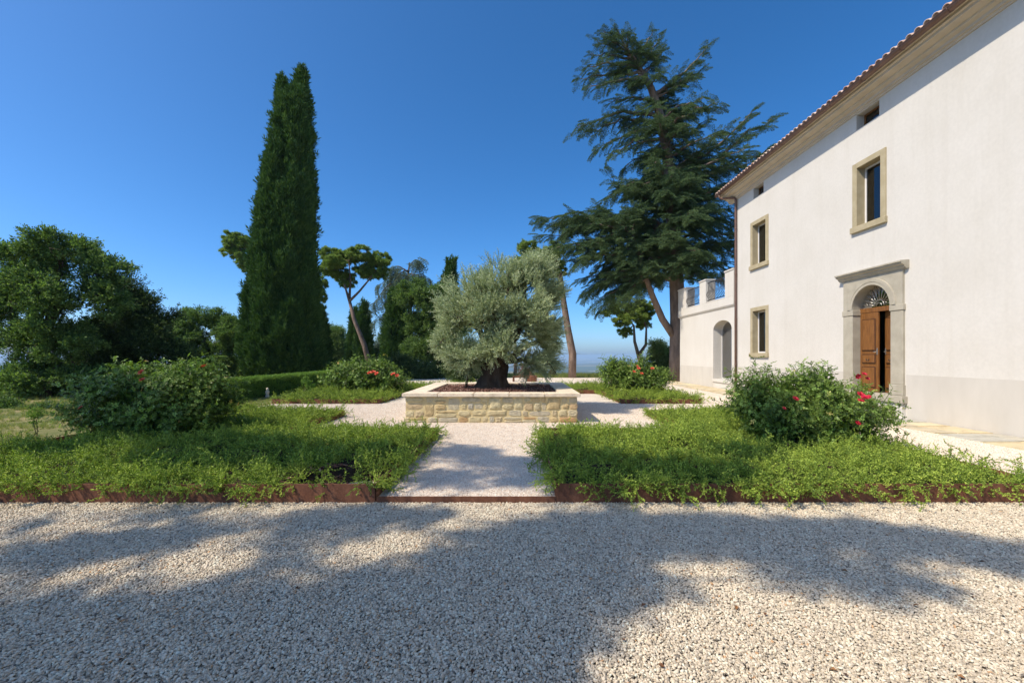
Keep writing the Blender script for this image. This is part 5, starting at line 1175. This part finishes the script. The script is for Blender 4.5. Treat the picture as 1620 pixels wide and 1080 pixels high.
P = np.concatenate(P); D = np.concatenate(D); scatter('crown', P, D, rng.uniform(.32, .5, len(P)), S['cedar'], sh, upv=(0, 0, 1))

# ================================================================== SMALL THINGS
def tuft(name, label, cat, base, ells, srcs, per, size, stems=8, material='cane'):
    base = Vector(base); t = thing(name, label, cat, base); mb = MB()
    for k in range(stems):
        c, r = random.choice(ells); mb.tube(limb(base + Vector((random.gauss(0, .06), random.gauss(0, .06), 0)), Vector(c) + Vector([a * b_ for a, b_ in zip(rv(.5), r)]), 4, .05, .2), taper(.009, .003, 4), 4, False)
    mb.build('stems', M[material], t); P, D = clumps(ells, per, 7, .5, .6, .9); D[:, 2] += .4; scatter('foliage', P, D, rng.uniform(.7, 1.1, len(P)) * size, srcs, t)
tuft('leafy_shrub', 'bright green leafy shrub at the left edge of the lawn', 'shrub', at(5, 668, 13.5).xy.to_3d(), [E(0, 640, 20, 13.5, 18, 0), E(18, 655, 16, 13.5, 12, 0), E(-15, 650, 20, 13.5, 20, .2)], S['broad'], 620, .8)
tuft('leafy_shrub', 'small leafy weed clump on the lawn before the dark trees', 'shrub', at(70, 664, 13.2).xy.to_3d(), [E(62, 655, 14, 13.2, 9, 0), E(80, 650, 10, 13.2, 12, 0)], S['broad'], 700, .7)
tuft('leafy_shrub', 'grey-green weed clump on the lawn left of the rose bush', 'shrub', at(36, 668, 13.0).xy.to_3d(), [E(34, 658, 12, 13.0, 9, 0)], S['pale'], 700, .7)
tuft('tall_weed', 'thin upright weed at the left edge of the near bed', 'weed', at(57, 700, 7.6).xy.to_3d() + Vector((0, 0, -.03)), [E(57, 668, 5, 7.6, 18, 0), E(56, 655, 7, 7.6, 6, 0)], S['hedge'], 1500, .8, 3)
tuft('tall_weed', 'feathery upright weed in the far left bed before the hedge', 'weed', at(482, 622, 16.0).xy.to_3d() + Vector((0, 0, .15)), [E(484, 606, 6, 16, 9, 0), E(492, 612, 6, 16, 5, 0)], S['hedge'], 1500, 1.3, 5)
tuft('dry_bush', 'dry tan bush on the terrace behind the olive trunk', 'shrub', at(833, 602, 28.5).xy.to_3d(), [E(833, 592, 9, 28.5, 7, 0), E(832, 584, 5, 28.5, 6, 0)], S['dry'], 900, 1.0, 14, 'cedar_bark')
# rust-brown low bench on the back terrace
bb = at(830, 602, 26.5); bn = thing('low_bench', 'low rust-brown bench on the back gravel behind the planter', 'bench', (bb.x, bb.y, 0)); w0, w1 = at(811, 602, 26.5).x, at(849, 602, 26.5).x
for k in range(3): MB().box(w0, w1 - .62, 26.3 + k * .16, 26.44 + k * .16, .27, .32, .006).build('seat_slat', M['corten'], bn)
MB().box(w1 - .60, w1, 26.28, 26.80, .0, .36, .01).build('end_block', M['corten'], bn); MB().box(w0, w0 + .12, 26.32, 26.76, .0, .268, .006).build('leg', M['corten'], bn)
# little pale ornament by the hedge
q = at(423, 628, 16.5); q.z = 0; mb = MB(); prof = [(.0, .07), (.03, .085), (.05, .06), (.12, .055), (.19, .075), (.24, .06), (.26, .03), (.29, .045), (.33, .045), (.36, .015)]; n = 14; vs = [(q.x + r * math.cos(6.283 * k / n), q.y + r * math.sin(6.283 * k / n), z) for z, r in prof for k in range(n)]
mb.add(vs, [(i * n + k, i * n + (k + 1) % n, (i + 1) * n + (k + 1) % n, (i + 1) * n + k) for i in range(len(prof) - 1) for k in range(n)] + [tuple((len(prof) - 1) * n + k for k in range(n))], True)
tag(mb.build('garden_ornament', M['coping']), 'small pale stone ornament standing before the hedge', 'ornament')
# grass: lawn at the left, rough verge at the terrace edge
P = [(x, y, -.035) for x, y in zip(rng.uniform(-22, -8.25, 9500), rng.uniform(6.0, 19, 9000)) if mnoise.noise(Vector((x * .8, y * .8, 0))) > -.25 - .5 * (y > 11)]
tag(scatter('lawn_grass', P, np.tile([0, 0, 1.], (len(P), 1)) + rng.normal(scale=.1, size=(len(P), 3)), rng.uniform(.35, .8, len(P)), S['grass']), 'thin half-dry grass on the lawn by the left edge', 'grass')
P = [(x, y, -.04) for x, y in zip(rng.uniform(-12, 12, 6500), rng.uniform(31.05, 35.5, 6500))]
tag(scatter('verge_grass', P, np.tile([0, 0, 1.], (len(P), 1)) + rng.normal(scale=.12, size=(len(P), 3)), rng.uniform(.8, 2.2, len(P)), S['grass']), 'rough grass verge along the back edge of the terrace', 'grass')
# fallen leaves on the gravel
lbs = LB()
for k in range(5):
    pass
lb_ = LB(); lb_.leaf((0, 0, .006), (1, 0, .12), .05, .03, .5, .3, (0, 0, 1)); fl1 = lb_.source('dead_leaf', M['fallen']); lb_ = LB(); lb_.leaf((0, 0, .008), (1, .3, .3), .035, .026, .1, .5, (0, 0, 1)); fl2 = lb_.source('dead_leaf', M['fallen']); lb_ = LB(); lb_.leaf((0, 0, .008), (1, .3, .0), .04, .03, .95, .4, (0, 0, 1)); fl3 = lb_.source('dead_leaf', M['fallen'])
P = [(random.uniform(-5, 5.5), random.uniform(1.9, 4.7), Z0 + .014) for _ in range(110)]
tag(scatter('fallen_leaves', P, np.tile([0, 0, 1.], (len(P), 1)) + rng.normal(scale=.25, size=(len(P), 3)), rng.uniform(.5, 1.0, len(P)), [fl1, fl2, fl3]), 'scattered dead brown leaves on the forecourt gravel', 'fallen leaves')

# ================================================================== HAZE over the valley
hm = bpy.data.materials.new('valley_haze'); hm.use_nodes = True; nt = hm.node_tree; nt.nodes.clear()
out = nt.nodes.new('ShaderNodeOutputMaterial'); vol = nt.nodes.new('ShaderNodeVolumePrincipled')
vol.inputs['Color'].default_value = (0.56, 0.79, 1.0, 1); vol.inputs['Density'].default_value = 1.5e-4; vol.inputs['Anisotropy'].default_value = 0.0
nt.links.new(vol.outputs[0], out.inputs['Volume'])
hz = MB().box(-33000, 33000, -4000, 41000, -420, 27).build('haze', hm); hz['kind'] = 'stuff'
